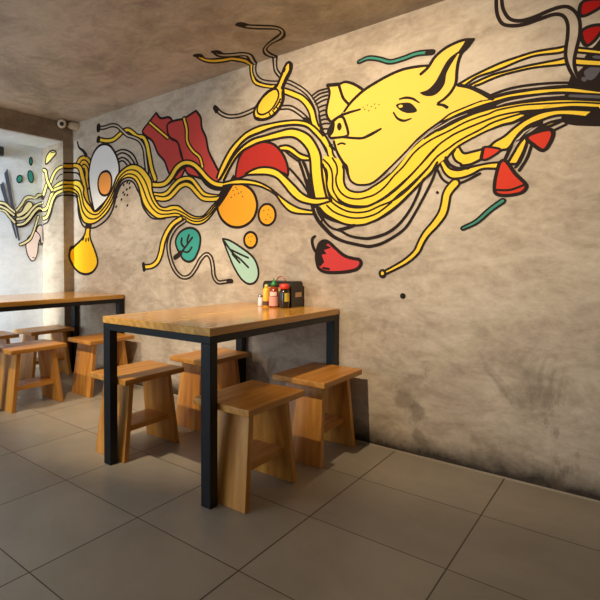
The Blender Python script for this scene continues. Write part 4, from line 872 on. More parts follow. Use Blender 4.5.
 ('S','black',[-1.588,1.605,0.0147,-1.54,1.552,0.0147,-1.492,1.49,0.0147,-1.454,1.429,0.0146]),
 ('S','black',[-1.524,1.643,0.0182,-1.501,1.583,0.0182,-1.477,1.509,0.0181,-1.454,1.45,0.0179]),
 ('S','black',[-1.497,1.636,0.0179,-1.47,1.572,0.0179,-1.45,1.506,0.018]),
 ('S','black',[-1.485,1.623,0.0135,-1.45,1.527,0.0134]),
 ('F','black',[-1.481,1.531,-1.446,1.492,-1.42,1.405,-1.461,1.423,-1.469,1.473],0.0072),
 ('S','black',[-1.625,1.723,0.0131,-1.588,1.689,0.0129,-1.532,1.644,0.0127]),
]),
('noodle_bundle', 'm', None, [
 ('B','yellow',[-2.156,1.619,-2.132,1.674,-2.046,1.794,-1.977,1.85,-1.909,1.888,-1.818,1.909,-1.718,1.911,-1.611,1.905,-1.531,1.892,-1.465,1.866,-1.411,1.821,-1.368,1.769],[-2.132,1.604,-2.103,1.641,-2.025,1.751,-1.956,1.819,-1.896,1.853,-1.805,1.869,-1.706,1.882,-1.611,1.878,-1.542,1.868,-1.475,1.843,-1.432,1.8,-1.389,1.748]),
 ('S','black',[-2.156,1.619,0.0194,-2.132,1.674,0.0191,-2.046,1.794,0.0184,-1.977,1.85,0.0174,-1.909,1.888,0.0162,-1.818,1.909,0.0149,-1.718,1.911,0.014,-1.611,1.905,0.0134,-1.531,1.892,0.0128,-1.465,1.866,0.0121,-1.411,1.821,0.012,-1.368,1.769,0.012]),
 ('S','black',[-2.132,1.604,0.0187,-2.103,1.641,0.0187,-2.025,1.751,0.0183,-1.956,1.819,0.0174,-1.896,1.853,0.0159,-1.805,1.869,0.0149,-1.706,1.882,0.0142,-1.611,1.878,0.0135,-1.542,1.868,0.0128,-1.475,1.843,0.0122,-1.432,1.8,0.0122,-1.389,1.748,0.0121]),
 ('B','wall',[-1.949,1.823,-1.896,1.849,-1.805,1.866,-1.706,1.879,-1.611,1.875,-1.542,1.865,-1.475,1.84,-1.427,1.794,-1.389,1.748,-1.347,1.682],[-1.936,1.81,-1.857,1.835,-1.768,1.841,-1.67,1.849,-1.576,1.85,-1.508,1.824,-1.453,1.784,-1.41,1.722,-1.383,1.658,-1.378,1.608]),
 ('S','black',[-1.949,1.823,0.0185,-1.896,1.849,0.0175,-1.805,1.866,0.0166,-1.706,1.879,0.0158,-1.611,1.875,0.015,-1.542,1.865,0.0143,-1.475,1.84,0.0135,-1.427,1.794,0.0135,-1.389,1.748,0.0135,-1.368,1.715,0.0137,-1.347,1.672,0.0138]),
 ('B','yellow',[-2.124,1.607,-2.081,1.662,-2.011,1.749,-1.936,1.804,-1.857,1.835,-1.768,1.841,-1.67,1.849,-1.576,1.85,-1.508,1.824,-1.453,1.784,-1.41,1.722,-1.383,1.658,-1.377,1.588,-1.371,1.528,-1.356,1.448,-1.343,1.398],[-2.095,1.594,-2.053,1.658,-1.99,1.734,-1.936,1.771,-1.883,1.788,-1.805,1.804,-1.706,1.805,-1.611,1.804,-1.553,1.789,-1.497,1.741,-1.464,1.691,-1.45,1.638,-1.444,1.557,-1.433,1.476,-1.419,1.403]),
 ('S','black',[-2.124,1.607,0.0218,-2.081,1.662,0.0216,-2.011,1.749,0.0209,-1.936,1.804,0.0195,-1.857,1.835,0.0178,-1.768,1.841,0.0169,-1.67,1.849,0.0164,-1.576,1.85,0.0154,-1.508,1.824,0.0144,-1.453,1.784,0.0143,-1.41,1.722,0.0147,-1.383,1.658,0.0152,-1.377,1.588,0.0156,-1.371,1.528,0.0155,-1.356,1.448,0.0153,-1.343,1.398,0.0152]),
 ('S','black',[-2.095,1.594,0.0218,-2.053,1.658,0.0214,-1.99,1.734,0.0207,-1.936,1.771,0.0192,-1.883,1.788,0.018,-1.805,1.804,0.0171,-1.706,1.805,0.0163,-1.611,1.804,0.0156,-1.553,1.789,0.0147,-1.497,1.741,0.0147,-1.464,1.691,0.0153,-1.45,1.638,0.016,-1.444,1.557,0.0161,-1.433,1.476,0.016,-1.419,1.403,0.0159]),
 ('B','yellow',[-1.552,1.497,-1.507,1.448,-1.451,1.413,-1.398,1.401,-1.34,1.399],[-1.569,1.434,-1.523,1.399,-1.462,1.376,-1.398,1.365,-1.327,1.377]),
 ('S','black',[-1.552,1.497,0.0147,-1.507,1.448,0.0144,-1.451,1.413,0.0141,-1.398,1.401,0.0142,-1.34,1.399,0.0141]),
 ('S','black',[-1.569,1.434,0.0147,-1.523,1.399,0.0144,-1.462,1.376,0.0143,-1.398,1.365,0.0144,-1.327,1.377,0.0144]),
]),
('pig_head', 'm', 'yellow pig head with pricked ears', [
 ('F','yellow2',[-1.339,2.06,-1.303,2.048,-1.274,2.046,-1.239,2.051,-1.2,2.034,-1.162,2.006,-1.134,1.974,-1.176,1.949,-1.219,1.898,-1.272,1.857,-1.312,1.836,-1.343,1.876,-1.348,1.916,-1.338,1.963,-1.329,2.013],0.0155),
 ('S','black',[-1.274,2.045,0.016,-1.263,2.007,0.0158,-1.246,1.959,0.0151,-1.213,1.917,0.0147]),
 ('S','black',[-1.341,2.058,0.022,-1.274,2.046,0.0217]),
 ('F','yellow2',[-1.302,1.733,-1.319,1.75,-1.302,1.824,-1.267,1.86,-1.233,1.891,-1.2,1.929,-1.134,1.975,-1.071,2.001,-1.009,2.021,-0.949,2.034,-0.908,2.036,-0.851,2.031,-0.796,2.021,-0.683,1.903,-0.661,1.887,-0.618,1.867,-0.576,1.837,-0.529,1.795,-0.568,1.791,-0.609,1.782,-0.659,1.769,-0.703,1.756,-0.747,1.727,-0.793,1.7,-0.849,1.659,-0.912,1.597,-0.988,1.528,-0.998,1.519,-1.05,1.476,-1.093,1.454,-1.143,1.454,-1.166,1.459,-1.2,1.483,-1.215,1.519,-1.227,1.566,-1.246,1.594,-1.281,1.657,-1.299,1.713],0.0),
 ('S','black',[-1.24,1.885,0.014,-1.2,1.929,0.0169,-1.134,1.975,0.0179,-1.071,2.001,0.0173,-1.009,2.021,0.0168,-0.949,2.034,0.0162,-0.908,2.036,0.0154,-0.851,2.031,0.0147,-0.796,2.021,0.012]),
 ('S','black',[-0.668,1.89,0.0162,-0.618,1.867,0.0176,-0.576,1.837,0.0197,-0.525,1.793,0.0221]),
 ('S','black',[-0.568,1.791,0.006,-0.609,1.782,0.0073,-0.659,1.769,0.0087,-0.703,1.756,0.0088,-0.747,1.727,0.0102,-0.793,1.7,0.0104,-0.849,1.659,0.0105,-0.912,1.597,0.0113,-0.988,1.528,0.0116,-0.998,1.519,0.0123,-1.05,1.476,0.0124,-1.093,1.454,0.0123,-1.143,1.454,0.0121,-1.166,1.459,0.0116,-1.2,1.483,0.0123,-1.215,1.519,0.0147,-1.227,1.566,0.0213,-1.246,1.594,0.0171,-1.281,1.657,0.0148,-1.299,1.713,0.0151,-1.301,1.723,0.0154]),
 ('F','yellow2',[-0.804,2.011,-0.774,2.056,-0.729,2.086,-0.685,2.099,-0.642,2.102,-0.605,2.094,-0.605,2.094,-0.627,2.065,-0.655,2.042,-0.669,2.005,-0.675,1.958,-0.679,1.902,-0.697,1.866,-0.726,1.838,-0.76,1.818,-0.802,1.866,-0.834,1.895,-0.831,1.958],0.0),
 ('S','black',[-0.837,1.989,0.0163,-0.804,2.014,0.0159,-0.774,2.056,0.0159,-0.729,2.086,0.0158,-0.685,2.099,0.0152,-0.642,2.102,0.0141,-0.607,2.093,0.0133]),
 ('S','black',[-0.607,2.093,0.0146,-0.631,2.062,0.0149,-0.655,2.042,0.0146,-0.669,2.005,0.0134,-0.675,1.958,0.0129,-0.679,1.902,0.0134,-0.697,1.866,0.0148,-0.726,1.838,0.0141,-0.76,1.818,0.0127,-0.733,1.807,0.014,-0.716,1.792,0.0156]),
 ('F','black',[-0.649,2.078,-0.635,2.098,-0.605,2.094,-0.605,2.094,-0.627,2.067,-0.655,2.038,-0.67,2.046,-0.659,2.065],0.0029),
 ('F','black',[-0.842,1.894,-0.842,1.894,-0.803,1.9,-0.772,1.926,-0.75,1.962,-0.729,2.002,-0.706,2.032,-0.663,2.056,-0.663,2.056,-0.684,2.026,-0.704,1.995,-0.722,1.958,-0.728,1.915,-0.749,1.882,-0.779,1.866,-0.818,1.875],0.0033),
 ('S','black',[-0.94,1.885,0.0091,-0.911,1.885,0.0136,-0.878,1.873,0.0123,-0.844,1.844,0.0065]),
 ('F','black',[-0.958,1.858,-0.931,1.861,-0.89,1.852,-0.865,1.825,-0.855,1.803,-0.889,1.801,-0.922,1.815,-0.943,1.833],0.0029),
 ('F','yellow2',[-0.924,1.844,-0.926,1.84,-0.932,1.838,-0.939,1.839,-0.944,1.843,-0.946,1.849,-0.944,1.853,-0.939,1.854,-0.932,1.853,-0.926,1.849],0.0),
 ('S','black',[-0.971,1.821,0.0079,-0.951,1.786,0.0112,-0.918,1.766,0.0135,-0.883,1.77,0.0078]),
 ('F','yellow2',[-1.302,1.846,-1.267,1.859,-1.248,1.852,-1.233,1.817,-1.22,1.775,-1.218,1.746,-1.237,1.74,-1.277,1.742,-1.322,1.748,-1.335,1.777,-1.322,1.814],0.015),
 ('F','black',[-1.302,1.839,-1.327,1.817,-1.343,1.781,-1.329,1.759,-1.309,1.774,-1.3,1.805],0.0058),
 ('F','black',[-1.255,1.801,-1.258,1.788,-1.265,1.781,-1.273,1.782,-1.28,1.792,-1.283,1.806,-1.28,1.819,-1.273,1.826,-1.265,1.824,-1.258,1.815],0.0),
 ('S','black',[-1.312,1.839,0.0233,-1.272,1.861,0.0165,-1.219,1.871,0.0157,-1.15,1.876,0.0111]),
 ('S','black',[-1.322,1.748,0.0125,-1.247,1.738,0.0135,-1.179,1.721,0.0145,-1.132,1.714,0.0151,-1.086,1.727,0.0183,-1.036,1.746,0.0111]),
 ('S','black',[-1.276,1.702,0.0116,-1.256,1.706,0.0109,-1.235,1.697,0.0104]),
 ('F','brown',[-1.13,1.883,-1.13,1.881,-1.132,1.88,-1.135,1.88,-1.136,1.882,-1.137,1.884,-1.136,1.886,-1.135,1.887,-1.132,1.887,-1.13,1.885],0.0),
 ('F','brown',[-1.107,1.89,-1.108,1.888,-1.109,1.887,-1.112,1.887,-1.113,1.889,-1.114,1.891,-1.113,1.893,-1.112,1.894,-1.109,1.894,-1.108,1.892],0.0),
 ('F','brown',[-1.12,1.87,-1.121,1.868,-1.123,1.867,-1.125,1.867,-1.127,1.869,-1.128,1.871,-1.127,1.873,-1.125,1.874,-1.123,1.874,-1.121,1.872],0.0),
 ('F','brown',[-1.097,1.857,-1.098,1.855,-1.1,1.854,-1.102,1.855,-1.104,1.857,-1.105,1.859,-1.104,1.861,-1.102,1.862,-1.1,1.861,-1.098,1.86],0.0),
 ('F','brown',[-1.084,1.877,-1.085,1.875,-1.086,1.874,-1.089,1.875,-1.091,1.877,-1.091,1.879,-1.091,1.881,-1.089,1.882,-1.087,1.881,-1.085,1.88],0.0),
 ('F','brown',[-1.066,1.887,-1.067,1.885,-1.069,1.884,-1.071,1.885,-1.073,1.886,-1.073,1.889,-1.073,1.891,-1.071,1.891,-1.069,1.891,-1.067,1.889],0.0),
 ('F','brown',[-1.061,1.863,-1.062,1.861,-1.064,1.86,-1.066,1.861,-1.068,1.863,-1.069,1.865,-1.068,1.867,-1.066,1.868,-1.064,1.867,-1.062,1.866],0.0),
 ('F','brown',[-1.044,1.879,-1.044,1.877,-1.046,1.876,-1.048,1.877,-1.05,1.879,-1.051,1.881,-1.05,1.883,-1.048,1.884,-1.046,1.883,-1.045,1.881],0.0),
]),
('green_strip', 'm', 'long teal strip above the pig', [
 ('S','black',[-1.158,2.142,0.0259,-1.108,2.148,0.0302,-1.045,2.124,0.0285,-0.992,2.095,0.0296,-0.925,2.093,0.0313,-0.86,2.099,0.0312,-0.789,2.086,0.0306]),
 ('S','teal2',[-1.158,2.142,0.0048,-1.108,2.148,0.0109,-1.045,2.124,0.0109,-0.992,2.095,0.0113,-0.925,2.093,0.012,-0.86,2.099,0.0126,-0.789,2.086,0.013]),
 ('S','black',[-0.805,2.089,0.0297,-0.785,2.085,0.0296]),
]),
('green_strip', 'm', 'short teal strip below the red wedges', [
 ('S','black',[-0.639,1.186,0.0253,-0.583,1.215,0.0274,-0.529,1.267,0.0285,-0.479,1.306,0.0292]),
 ('S','teal2',[-0.639,1.186,0.0068,-0.583,1.215,0.0095,-0.529,1.267,0.0111,-0.479,1.306,0.0119]),
]),
('strawberry', 'm', 'red fruit with black leaves', [
 ('F','red4',[-1.359,1.148,-1.334,1.142,-1.282,1.097,-1.232,1.057,-1.184,1.042,-1.146,1.033,-1.138,1.014,-1.155,0.986,-1.193,0.971,-1.271,0.961,-1.353,0.964,-1.39,0.984,-1.404,1.024,-1.407,1.064,-1.398,1.104,-1.386,1.134],0.0192),
 ('P','black',[-1.36,1.151,-1.323,1.142,-1.352,1.121,-1.321,1.107,-1.364,1.095,-1.348,1.073,-1.377,1.067,-1.36,1.022,-1.381,0.999,-1.401,1.014,-1.407,1.064,-1.398,1.114],0.0072),
 ('S','black',[-1.416,1.177,0.0151,-1.432,1.165,0.0187,-1.434,1.14,0.0185,-1.421,1.099,0.0182,-1.401,1.074,0.0193]),
 ('S','black',[-1.362,0.986,0.0143,-1.327,0.98,0.0142]),
]),
('chopsticks', 'n', 'two slate-grey chopsticks', [
 ('P','slate',[-4.625,1.845,-4.591,1.893,-4.47,1.234,-4.489,1.23],0.0),
 ('P','slate',[-4.671,1.735,-4.633,1.768,-4.498,1.256,-4.513,1.248],0.0),
]),
('green_leaf', 'n', 'three small teal ovals', [
 ('F','teal',[-4.331,1.998,-4.334,1.975,-4.341,1.96,-4.35,1.959,-4.357,1.972,-4.36,1.994,-4.357,2.017,-4.349,2.032,-4.34,2.033,-4.333,2.02],0.0123),
 ('F','teal',[-4.321,1.856,-4.321,1.821,-4.332,1.797,-4.35,1.793,-4.367,1.81,-4.378,1.842,-4.378,1.876,-4.367,1.901,-4.35,1.905,-4.332,1.888],0.0109),
 ('F','teal',[-4.441,1.81,-4.451,1.79,-4.468,1.778,-4.484,1.779,-4.495,1.793,-4.496,1.814,-4.486,1.834,-4.469,1.846,-4.452,1.845,-4.441,1.832],0.0112),
]),
('lime_wedge', 'n', None, [
 ('F','dullyellow',[-4.149,1.978,-4.136,2.044,-4.067,2.087,-3.988,2.077,-3.969,2.053,-4.034,2.016,-4.103,1.984],0.0167),
 ('S','black',[-4.056,2.075,0.009,-3.995,2.063,0.0089]),
]),
('noodle', 'n', 'pale noodles on the recess wall', [
 ('S','black',[-4.503,1.513,0.0302,-4.453,1.572,0.0366,-4.403,1.639,0.0385,-4.353,1.652,0.0409,-4.301,1.648,0.0259,-4.265,1.678,0.0474,-4.225,1.69,0.0259]),
 ('S','paleyellow',[-4.503,1.513,0.0163,-4.453,1.572,0.0197,-4.403,1.639,0.0207,-4.353,1.652,0.022,-4.301,1.648,0.0139,-4.265,1.678,0.0255,-4.225,1.69,0.0139]),
 ('F','paleyellow',[-4.506,1.48,-4.454,1.508,-4.416,1.566,-4.372,1.609,-4.332,1.592,-4.338,1.555,-4.392,1.501,-4.455,1.462,-4.498,1.452],0.0121),
 ('S','black',[-4.498,1.434,0.0412,-4.43,1.449,0.0435,-4.38,1.488,0.0458,-4.315,1.561,0.0389,-4.263,1.595,0.0305,-4.213,1.608,0.0414]),
 ('S','paleyellow',[-4.498,1.434,0.02,-4.43,1.449,0.0211,-4.38,1.488,0.0222,-4.315,1.561,0.0189,-4.263,1.595,0.0148,-4.213,1.608,0.0201]),
 ('S','black',[-4.492,1.379,0.0391,-4.431,1.393,0.0381,-4.368,1.447,0.0458,-4.316,1.512,0.0486,-4.264,1.553,0.0433,-4.214,1.545,0.0409]),
 ('S','paleyellow',[-4.492,1.379,0.019,-4.431,1.393,0.0185,-4.368,1.447,0.0222,-4.316,1.512,0.0236,-4.264,1.553,0.021,-4.214,1.545,0.0198]),
 ('S','black',[-4.493,1.357,0.0101,-4.431,1.366,0.0101,-4.368,1.408,0.0091,-4.303,1.485,0.0091,-4.251,1.525,0.0101,-4.215,1.518,0.0095]),
 ('S','black',[-4.673,1.573,0.0369,-4.622,1.566,0.041,-4.575,1.532,0.0367,-4.527,1.497,0.0406]),
 ('S','paleyellow',[-4.673,1.573,0.019,-4.622,1.566,0.0211,-4.575,1.532,0.0189,-4.527,1.497,0.0209]),
 ('S','black',[-4.673,1.541,0.0368,-4.61,1.519,0.0411,-4.534,1.47,0.0419]),
 ('S','paleyellow',[-4.673,1.541,0.0169,-4.61,1.519,0.0189,-4.534,1.47,0.0192]),
 ('S','black',[-4.673,1.506,0.0246,-4.622,1.496,0.033,-4.576,1.451,0.0348,-4.526,1.403,0.0435]),
 ('S','paleyellow',[-4.673,1.506,0.012,-4.622,1.496,0.0161,-4.576,1.451,0.017,-4.526,1.403,0.0212]),
]),
('noodle', 'n', 'pale noodles beside the corner strip', [
 ('S','black',[-4.204,1.666,0.0645,-4.166,1.724,0.0639,-4.131,1.777,0.0608,-4.104,1.796,0.0544]),
 ('S','dullyellow',[-4.204,1.666,0.0332,-4.166,1.724,0.0329,-4.131,1.777,0.0313,-4.104,1.796,0.028]),
 ('S','black',[-4.204,1.538,0.045,-4.144,1.547,0.0564,-4.093,1.605,0.0675,-4.052,1.668,0.0676,-4.002,1.729,0.0582,-3.924,1.759,0.0469,-3.849,1.772,0.0438]),
 ('S','dullyellow',[-4.204,1.538,0.0229,-4.144,1.547,0.0287,-4.093,1.605,0.0343,-4.052,1.668,0.0344,-4.002,1.729,0.0296,-3.924,1.759,0.0239,-3.849,1.772,0.0223]),
 ('S','black',[-4.052,1.707,0.0441,-3.944,1.721,0.043,-3.85,1.729,0.0419]),
 ('S','dullyellow',[-4.052,1.707,0.0224,-3.944,1.721,0.0219,-3.85,1.729,0.0213]),
 ('S','black',[-3.841,1.913,0.0404,-3.936,1.905,0.0453,-4.003,1.869,0.0579,-4.053,1.812,0.0645,-4.09,1.759,0.0661]),
 ('S','dullyellow',[-3.841,1.913,0.0196,-3.936,1.905,0.022,-4.003,1.869,0.0281,-4.053,1.812,0.0313,-4.09,1.759,0.0321]),
 ('S','black',[-3.842,1.845,0.0105,-3.915,1.84,0.0118,-3.97,1.809,0.0137]),
 ('S','black',[-4.19,1.926,0.0437,-4.15,1.905,0.06,-4.128,1.828,0.0621,-4.061,1.737,0.0563,-4.041,1.717,0.053]),
 ('S','dullyellow',[-4.19,1.926,0.0212,-4.15,1.905,0.0291,-4.128,1.828,0.0301,-4.061,1.737,0.0273,-4.041,1.717,0.0257]),
 ('S','black',[-4.195,1.454,0.044,-4.136,1.467,0.0563,-4.084,1.537,0.0657,-4.043,1.611,0.0634,-3.984,1.667,0.0513,-3.906,1.686,0.0421,-3.85,1.691,0.0399]),
 ('S','dullyellow',[-4.195,1.454,0.0213,-4.136,1.467,0.0273,-4.084,1.537,0.0319,-4.043,1.611,0.0307,-3.984,1.667,0.0249,-3.906,1.686,0.0204,-3.85,1.691,0.0194]),
 ('S','black',[-4.206,1.396,0.0128,-4.126,1.414,0.0158,-4.065,1.491,0.0191,-4.034,1.566,0.0187,-3.965,1.637,0.0143,-3.851,1.654,0.0119]),
]),
('prawn', 'n', 'pink prawn', [
 ('F','pink',[-4.294,1.334,-4.271,1.38,-4.241,1.392,-4.216,1.356,-4.216,1.225,-4.243,1.209,-4.253,1.277],0.0127),
 ('F','pink',[-4.409,1.182,-4.397,1.244,-4.365,1.283,-4.301,1.327,-4.25,1.277,-4.27,1.211,-4.286,1.107,-4.327,1.04,-4.356,1.046,-4.394,1.106],0.0108),
 ('S','black',[-4.341,1.074,0.0056,-4.319,1.071,0.0089]),
 ('S','black',[-4.273,1.205,0.0089,-4.236,1.196,0.0054,-4.216,1.206,0.0091]),
 ('S','black',[-4.468,1.194,0.0368,-4.419,1.213,0.0404,-4.361,1.254,0.0411,-4.323,1.326,0.0368,-4.293,1.405,0.0368,-4.27,1.471,0.0368]),
 ('S','paleyellow',[-4.468,1.194,0.0169,-4.419,1.213,0.0186,-4.361,1.254,0.0189,-4.323,1.326,0.0169,-4.293,1.405,0.0169,-4.27,1.471,0.0169]),
]),
]


mural = thing('wall_mural', 'painted mural of yellow noodles, a pig head, egg, bacon and vegetables across the plaster wall', 'mural')
for name, surf, label, els in MURAL:
    pt = Painter(surf)
    for e in els:
        if e[0] == 'S':
            pt.stroke(tuples(e[2], 3), e[1])
        elif e[0] == 'B':
            pt.band(tuples(e[2], 2), tuples(e[3], 2), e[1])
        else:
            pt.fill(tuples(e[2], 2), e[1], e[3], e[0] == 'F')
    o = pt.finish(name, mural)
    if label:
        o['label'] = label
    if name == 'sesame_seeds':
        o['kind'] = 'stuff'

# ------------------------------------------------------------------ tables
def make_table(label, loc):
    """wooden top 0.70 x 1.20 m on a black steel frame, long side square to the wall; origin at the corner furthest from wall and left"""
    t = thing('dining_table', label, 'table', loc, 0, 'wooden tables on black steel frames')
    W, D, H, T, S, RH = 0.692, 1.195, 0.752, 0.034, 0.05, 0.032
    bm = bmesh.new(); box(bm, 0, W, 0, D, H - T, H, 0.003)
    link('tabletop', bm, MT['top'], t)
    for x in (0.002, W - S - 0.002):
        for y in (0.002, D - S - 0.002):
            bm = bmesh.new(); box(bm, x, x + S, y, y + S, 0, H - T - RH, 0.002)
            link('leg', bm, MT['steel'], t)
    for x in (0.002, W - S - 0.002):
        bm = bmesh.new(); box(bm, x, x + S, 0.002, D - 0.002, H - T - RH, H - T, 0.002)
        link('rail', bm, MT['steel'], t)
    for y in (0.002, D - S - 0.002):
        bm = bmesh.new(); box(bm, S + 0.002, W - S - 0.002, y, y + S, H - T - RH, H - T, 0.0)
        link('rail', bm, MT['steel'], t)
    return t

table = make_table('nearer wooden table with napkin box and sauce bottles on it', (-1.953, 1.589, 0))
table2 = copy_tree(table)
table2.location = (-3.825, 1.589, 0)
table2['label'] = 'farther wooden table in the corner with an empty top'

# ------------------------------------------------------------------ stools
def make_stool(label, loc):
    t = thing('wooden_stool', label, 'stool', loc, 0, 'pine plank stools at the tables')
    H, TH, L, W = 0.432, 0.03, 0.45, 0.29
    bm = bmesh.new(); box(bm, -W / 2, W / 2, -L / 2, L / 2, H - TH, H, 0.004)
    link('seat', bm, MT['wood_y'], t)
    for s in (-1, 1):
        yb, yt, th = 0.212, 0.158, 0.034
        wb, wt = 0.118, 0.102
        z1 = H - TH
        bm = bmesh.new()
        yo, yi = s * yb, s * (yb - th)
        to, ti = s * yt, s * (yt - th)
        hexa(bm, [(-wb, yo, 0), (wb, yo, 0), (wb, yi, 0), (-wb, yi, 0)], [(-wt, to, z1), (wt, to, z1), (wt, ti, z1), (-wt, ti, z1)], 0.003)
        link('leg', bm, MT['wood_z'], t)
    bm = bmesh.new()
    z0, z1 = 0.135, 0.165
    h0 = 0.212 - 0.034 - 0.054 * z0 / 0.402
    h1 = 0.212 - 0.034 - 0.054 * z1 / 0.402
    hexa(bm, [(-0.075, -h0, z0), (0.075, -h0, z0), (0.075, h0, z0), (-0.075, h0, z0)], [(-0.075, -h1, z1), (0.075, -h1, z1), (0.075, h1, z1), (-0.075, h1, z1)])
    link('stretcher', bm, MT['wood_y'], t)
    return t

SPOTS = [
    (-1.257, 1.872, 'wooden stool on the right of the nearer table, beside its front right leg'),
    (-1.245, 2.500, 'wooden stool against the wall on the right of the nearer table'),
    (-1.990, 1.868, 'wooden stool on the left of the nearer table, behind its front left leg'),
    (-1.985, 2.500, 'wooden stool against the wall on the left of the nearer table, behind its near leg'),
    (-3.160, 1.890, 'wooden stool in front of the farther table, at the left of the photo'),
    (-3.090, 2.500, 'wooden stool in front of the farther table, next to the long wall'),
    (-3.840, 2.453, 'wooden stool behind the farther table, by the corner strip'),
    (-3.840, 1.895, 'wooden stool behind the farther table, cut by the left edge of the photo'),
]
stool = make_stool(SPOTS[0][2], (SPOTS[0][0], SPOTS[0][1], 0))
for x, y, lab in SPOTS[1:]:
    o = copy_tree(stool)
    o.location = (x, y, 0)
    o['label'] = lab

# ------------------------------------------------------------------ table-top things
ZT = 0.752
bk = mat('black_plastic', srgb(26, 24, 24), 0.4)
def rounded_profile(w, h, r, n=6):
    pts = [(-w / 2, 0), (w / 2, 0)]
    for cx_, a0 in ((w / 2 - r, 0), (-w / 2 + r, 90)):
        for k in range(n + 1):
            a = math.radians(a0 + 90 * k / n)
            pts.append((cx_ + r * math.cos(a), h - r + r * math.sin(a)))
    return pts

box_o = thing('napkin_dispenser', 'black napkin box with rounded top and pale label on the nearer table', 'napkin box', (-1.580, 2.702, ZT))
BW, BD = 0.098, 0.138
bm = bmesh.new()                                             # rounded end outline pushed along the length
prof = rounded_profile(BD, 0.155, 0.030)
a = [bm.verts.new((-BW, y, z)) for y, z in prof]
b = [bm.verts.new((BW, y, z)) for y, z in prof]
bm.faces.new(a[::-1]); bm.faces.new(b)
for i in range(len(a)):
    j = (i + 1) % len(a)
    bm.faces.new((a[i], a[j], b[j], b[i]))
link('case', bm, bk, box_o)
bm = bmesh.new(); box(bm, BW + 0.0002, BW + 0.0016, -0.022, 0.050, 0.060, 0.088)
o = link('label_sticker', bm, mat('pale_sticker', srgb(196, 168, 140), 0.6), box_o); o['label'] = 'pale rectangular sticker'
bm = bmesh.new(); box(bm, -BW + 0.016, BW - 0.012, -BD / 2 - 0.0012, -BD / 2 + 0.001, 0.02, 0.120)
o = link('napkin_slot', bm, mat('paper_napkin', srgb(206, 178, 110), 0.8), box_o); o['label'] = 'cream napkins showing in the front opening'
bm = bmesh.new(); tube(bm, [(-0.012 + 0.030 * math.cos(t), 0.0, 0.152 + 0.030 * math.sin(t)) for t in [PI * k / 12 for k in range(13)]], 0.0035, 8)
o = link('carry_handle', bm, mat('coppery_wire', srgb(190, 96, 72), 0.35, 0.6), box_o, True); o['label'] = 'coppery red arched handle'

def bottle(name, label, x, y, prof, col, cap_prof, cap_col, patch=None):
    t = thing(name, label, 'bottle', (x, y, ZT), 0, 'bottles in front of the napkin box')
    bm = bmesh.new(); lathe(bm, prof)
    link('body', bm, mat(name + '_body', srgb(*col), 0.2, coat=0.4), t)
    bm = bmesh.new(); lathe(bm, cap_prof)
    link('cap', bm, mat(name + '_cap', srgb(*cap_col), 0.4), t)
    for r, z0, z1, a0, a1, pc in patch or ():
        bm = bmesh.new()
        n = 14
        ring = []
        for rr in (r, r + 0.0008):
            for zz in (z0, z1):
                ring.append([bm.verts.new((rr * math.cos(math.radians(a0 + (a1 - a0) * k / n)), rr * math.sin(math.radians(a0 + (a1 - a0) * k / n)), zz)) for k in range(n + 1)])
        i0, i1, o0, o1 = ring
        for p_, q_ in ((o0, o1), (i1, i0), (i0, o0), (o1, i1)):
            for k in range(n):
                bm.faces.new((p_[k], p_[k + 1], q_[k + 1], q_[k]))
        bm.faces.new((i0[0], i1[0], o1[0], o0[0])); bm.faces.new((i0[n], o0[n], o1[n], i1[n]))
        link('paper_label', bm, mat(name + '_paper', srgb(*pc), 0.6), t)
    return t

def body(r, h, neck, hs):
    return [(0, 0), (r * 0.92, 0), (r, 0.006), (r, hs), (r * 0.9, hs + 0.010), (neck, h), (0, h)]

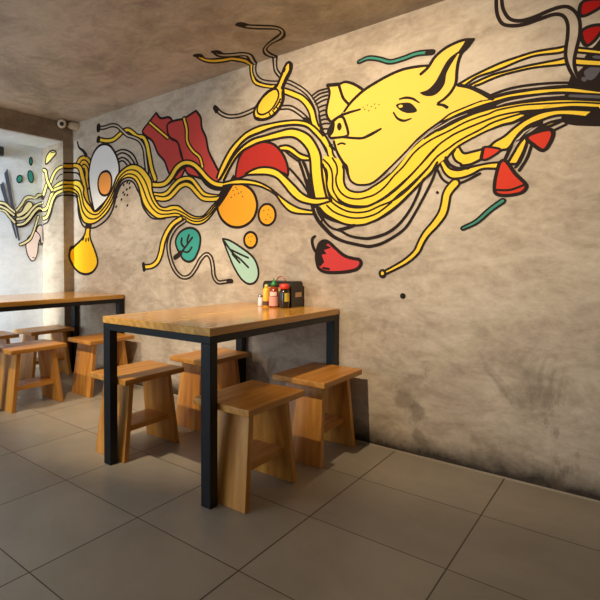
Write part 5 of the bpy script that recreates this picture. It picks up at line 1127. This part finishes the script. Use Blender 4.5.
bottle('chilli_sauce_bottle', 'red-brown sauce bottle with a green pointed cap', -1.578, 2.596, body(0.028, 0.128, 0.013, 0.098), (140, 50, 30),
       [(0, 0.128), (0.017, 0.128), (0.017, 0.142), (0.007, 0.152), (0.003, 0.174), (0, 0.174)], (34, 130, 56),
       [(0.0282, 0.010, 0.066, -135, 10, (206, 150, 138)), (0.0282, 0.070, 0.094, -110, -20, (226, 196, 180))])
bottle('soy_sauce_bottle', 'dark sauce bottle with a wide red cap and yellow label', -1.507, 2.596, body(0.029, 0.116, 0.018, 0.090), (30, 24, 20),
       [(0, 0.112), (0.024, 0.112), (0.029, 0.120), (0.028, 0.138), (0.018, 0.143), (0, 0.143)], (210, 56, 42),
       [(0.0292, 0.040, 0.090, -58, 20, (190, 172, 54))])
bottle('mustard_bottle', 'yellow squeeze bottle at the left end of the bottles', -1.635, 2.606, body(0.022, 0.118, 0.012, 0.096), (226, 178, 50),
       [(0, 0.118), (0.013, 0.118), (0.011, 0.128), (0.005, 0.136), (0, 0.136)], (210, 196, 96),
       [(0.0224, 0.008, 0.034, -150, 10, (90, 52, 34))])
s = thing('salt_shaker', 'small white shaker beside the yellow bottle', 'shaker', (-1.677, 2.606, ZT))
bm = bmesh.new(); lathe(bm, [(0, 0), (0.015, 0), (0.016, 0.005), (0.014, 0.056), (0, 0.056)])
link('body', bm, mat('shaker_white', srgb(206, 206, 218), 0.3), s)
bm = bmesh.new(); lathe(bm, [(0, 0.056), (0.0145, 0.056), (0.0145, 0.064), (0.009, 0.070), (0, 0.071)])
link('lid', bm, mat('shaker_lid', srgb(150, 150, 160), 0.3, 0.8), s)

# ------------------------------------------------------------------ security camera in the ceiling corner
white = mat('off_white_plastic', srgb(206, 190, 164), 0.45)
k = thing('security_camera', 'small off-white security camera in the upper corner above the recess', 'camera', (-3.79, 2.70, 2.292))
def along(pts, r, n=16):
    bm = bmesh.new(); tube(bm, pts, r, n); return bm
link('mount', along([(0.0, 0.095, 0.0), (0.0, 0.085, 0.0), (-0.004, 0.035, -0.002), (-0.006, -0.005, -0.004)], [0.036, 0.038, 0.036, 0.024]), white, k, True)
d = Vector((0.72, -0.62, -0.30)).normalized()
hp = Vector((-0.015, -0.065, -0.004))
link('housing', along([hp - d * 0.045, hp - d * 0.04, hp + d * 0.03, hp + d * 0.035], [0.030, 0.040, 0.040, 0.037]), white, k, True)
o = link('lens', along([hp + d * 0.030, hp + d * 0.037], [0.020, 0.019]), mat('lens_black', srgb(14, 12, 12), 0.15), k, True); o['label'] = 'black glass lens'

# plain box for an unidentified dark shape at the edge of the view
sp = thing('dark_wall_box', 'dark box high on the recess wall at the left edge of the photo', 'fitting', (NX, 2.140, 1.995))
bm = bmesh.new(); box(bm, 0.0, 0.05, -0.12, 0.12, 0.0, 0.085, 0.012)
link('case', bm, mat('dark_case', srgb(40, 40, 42), 0.5), sp)
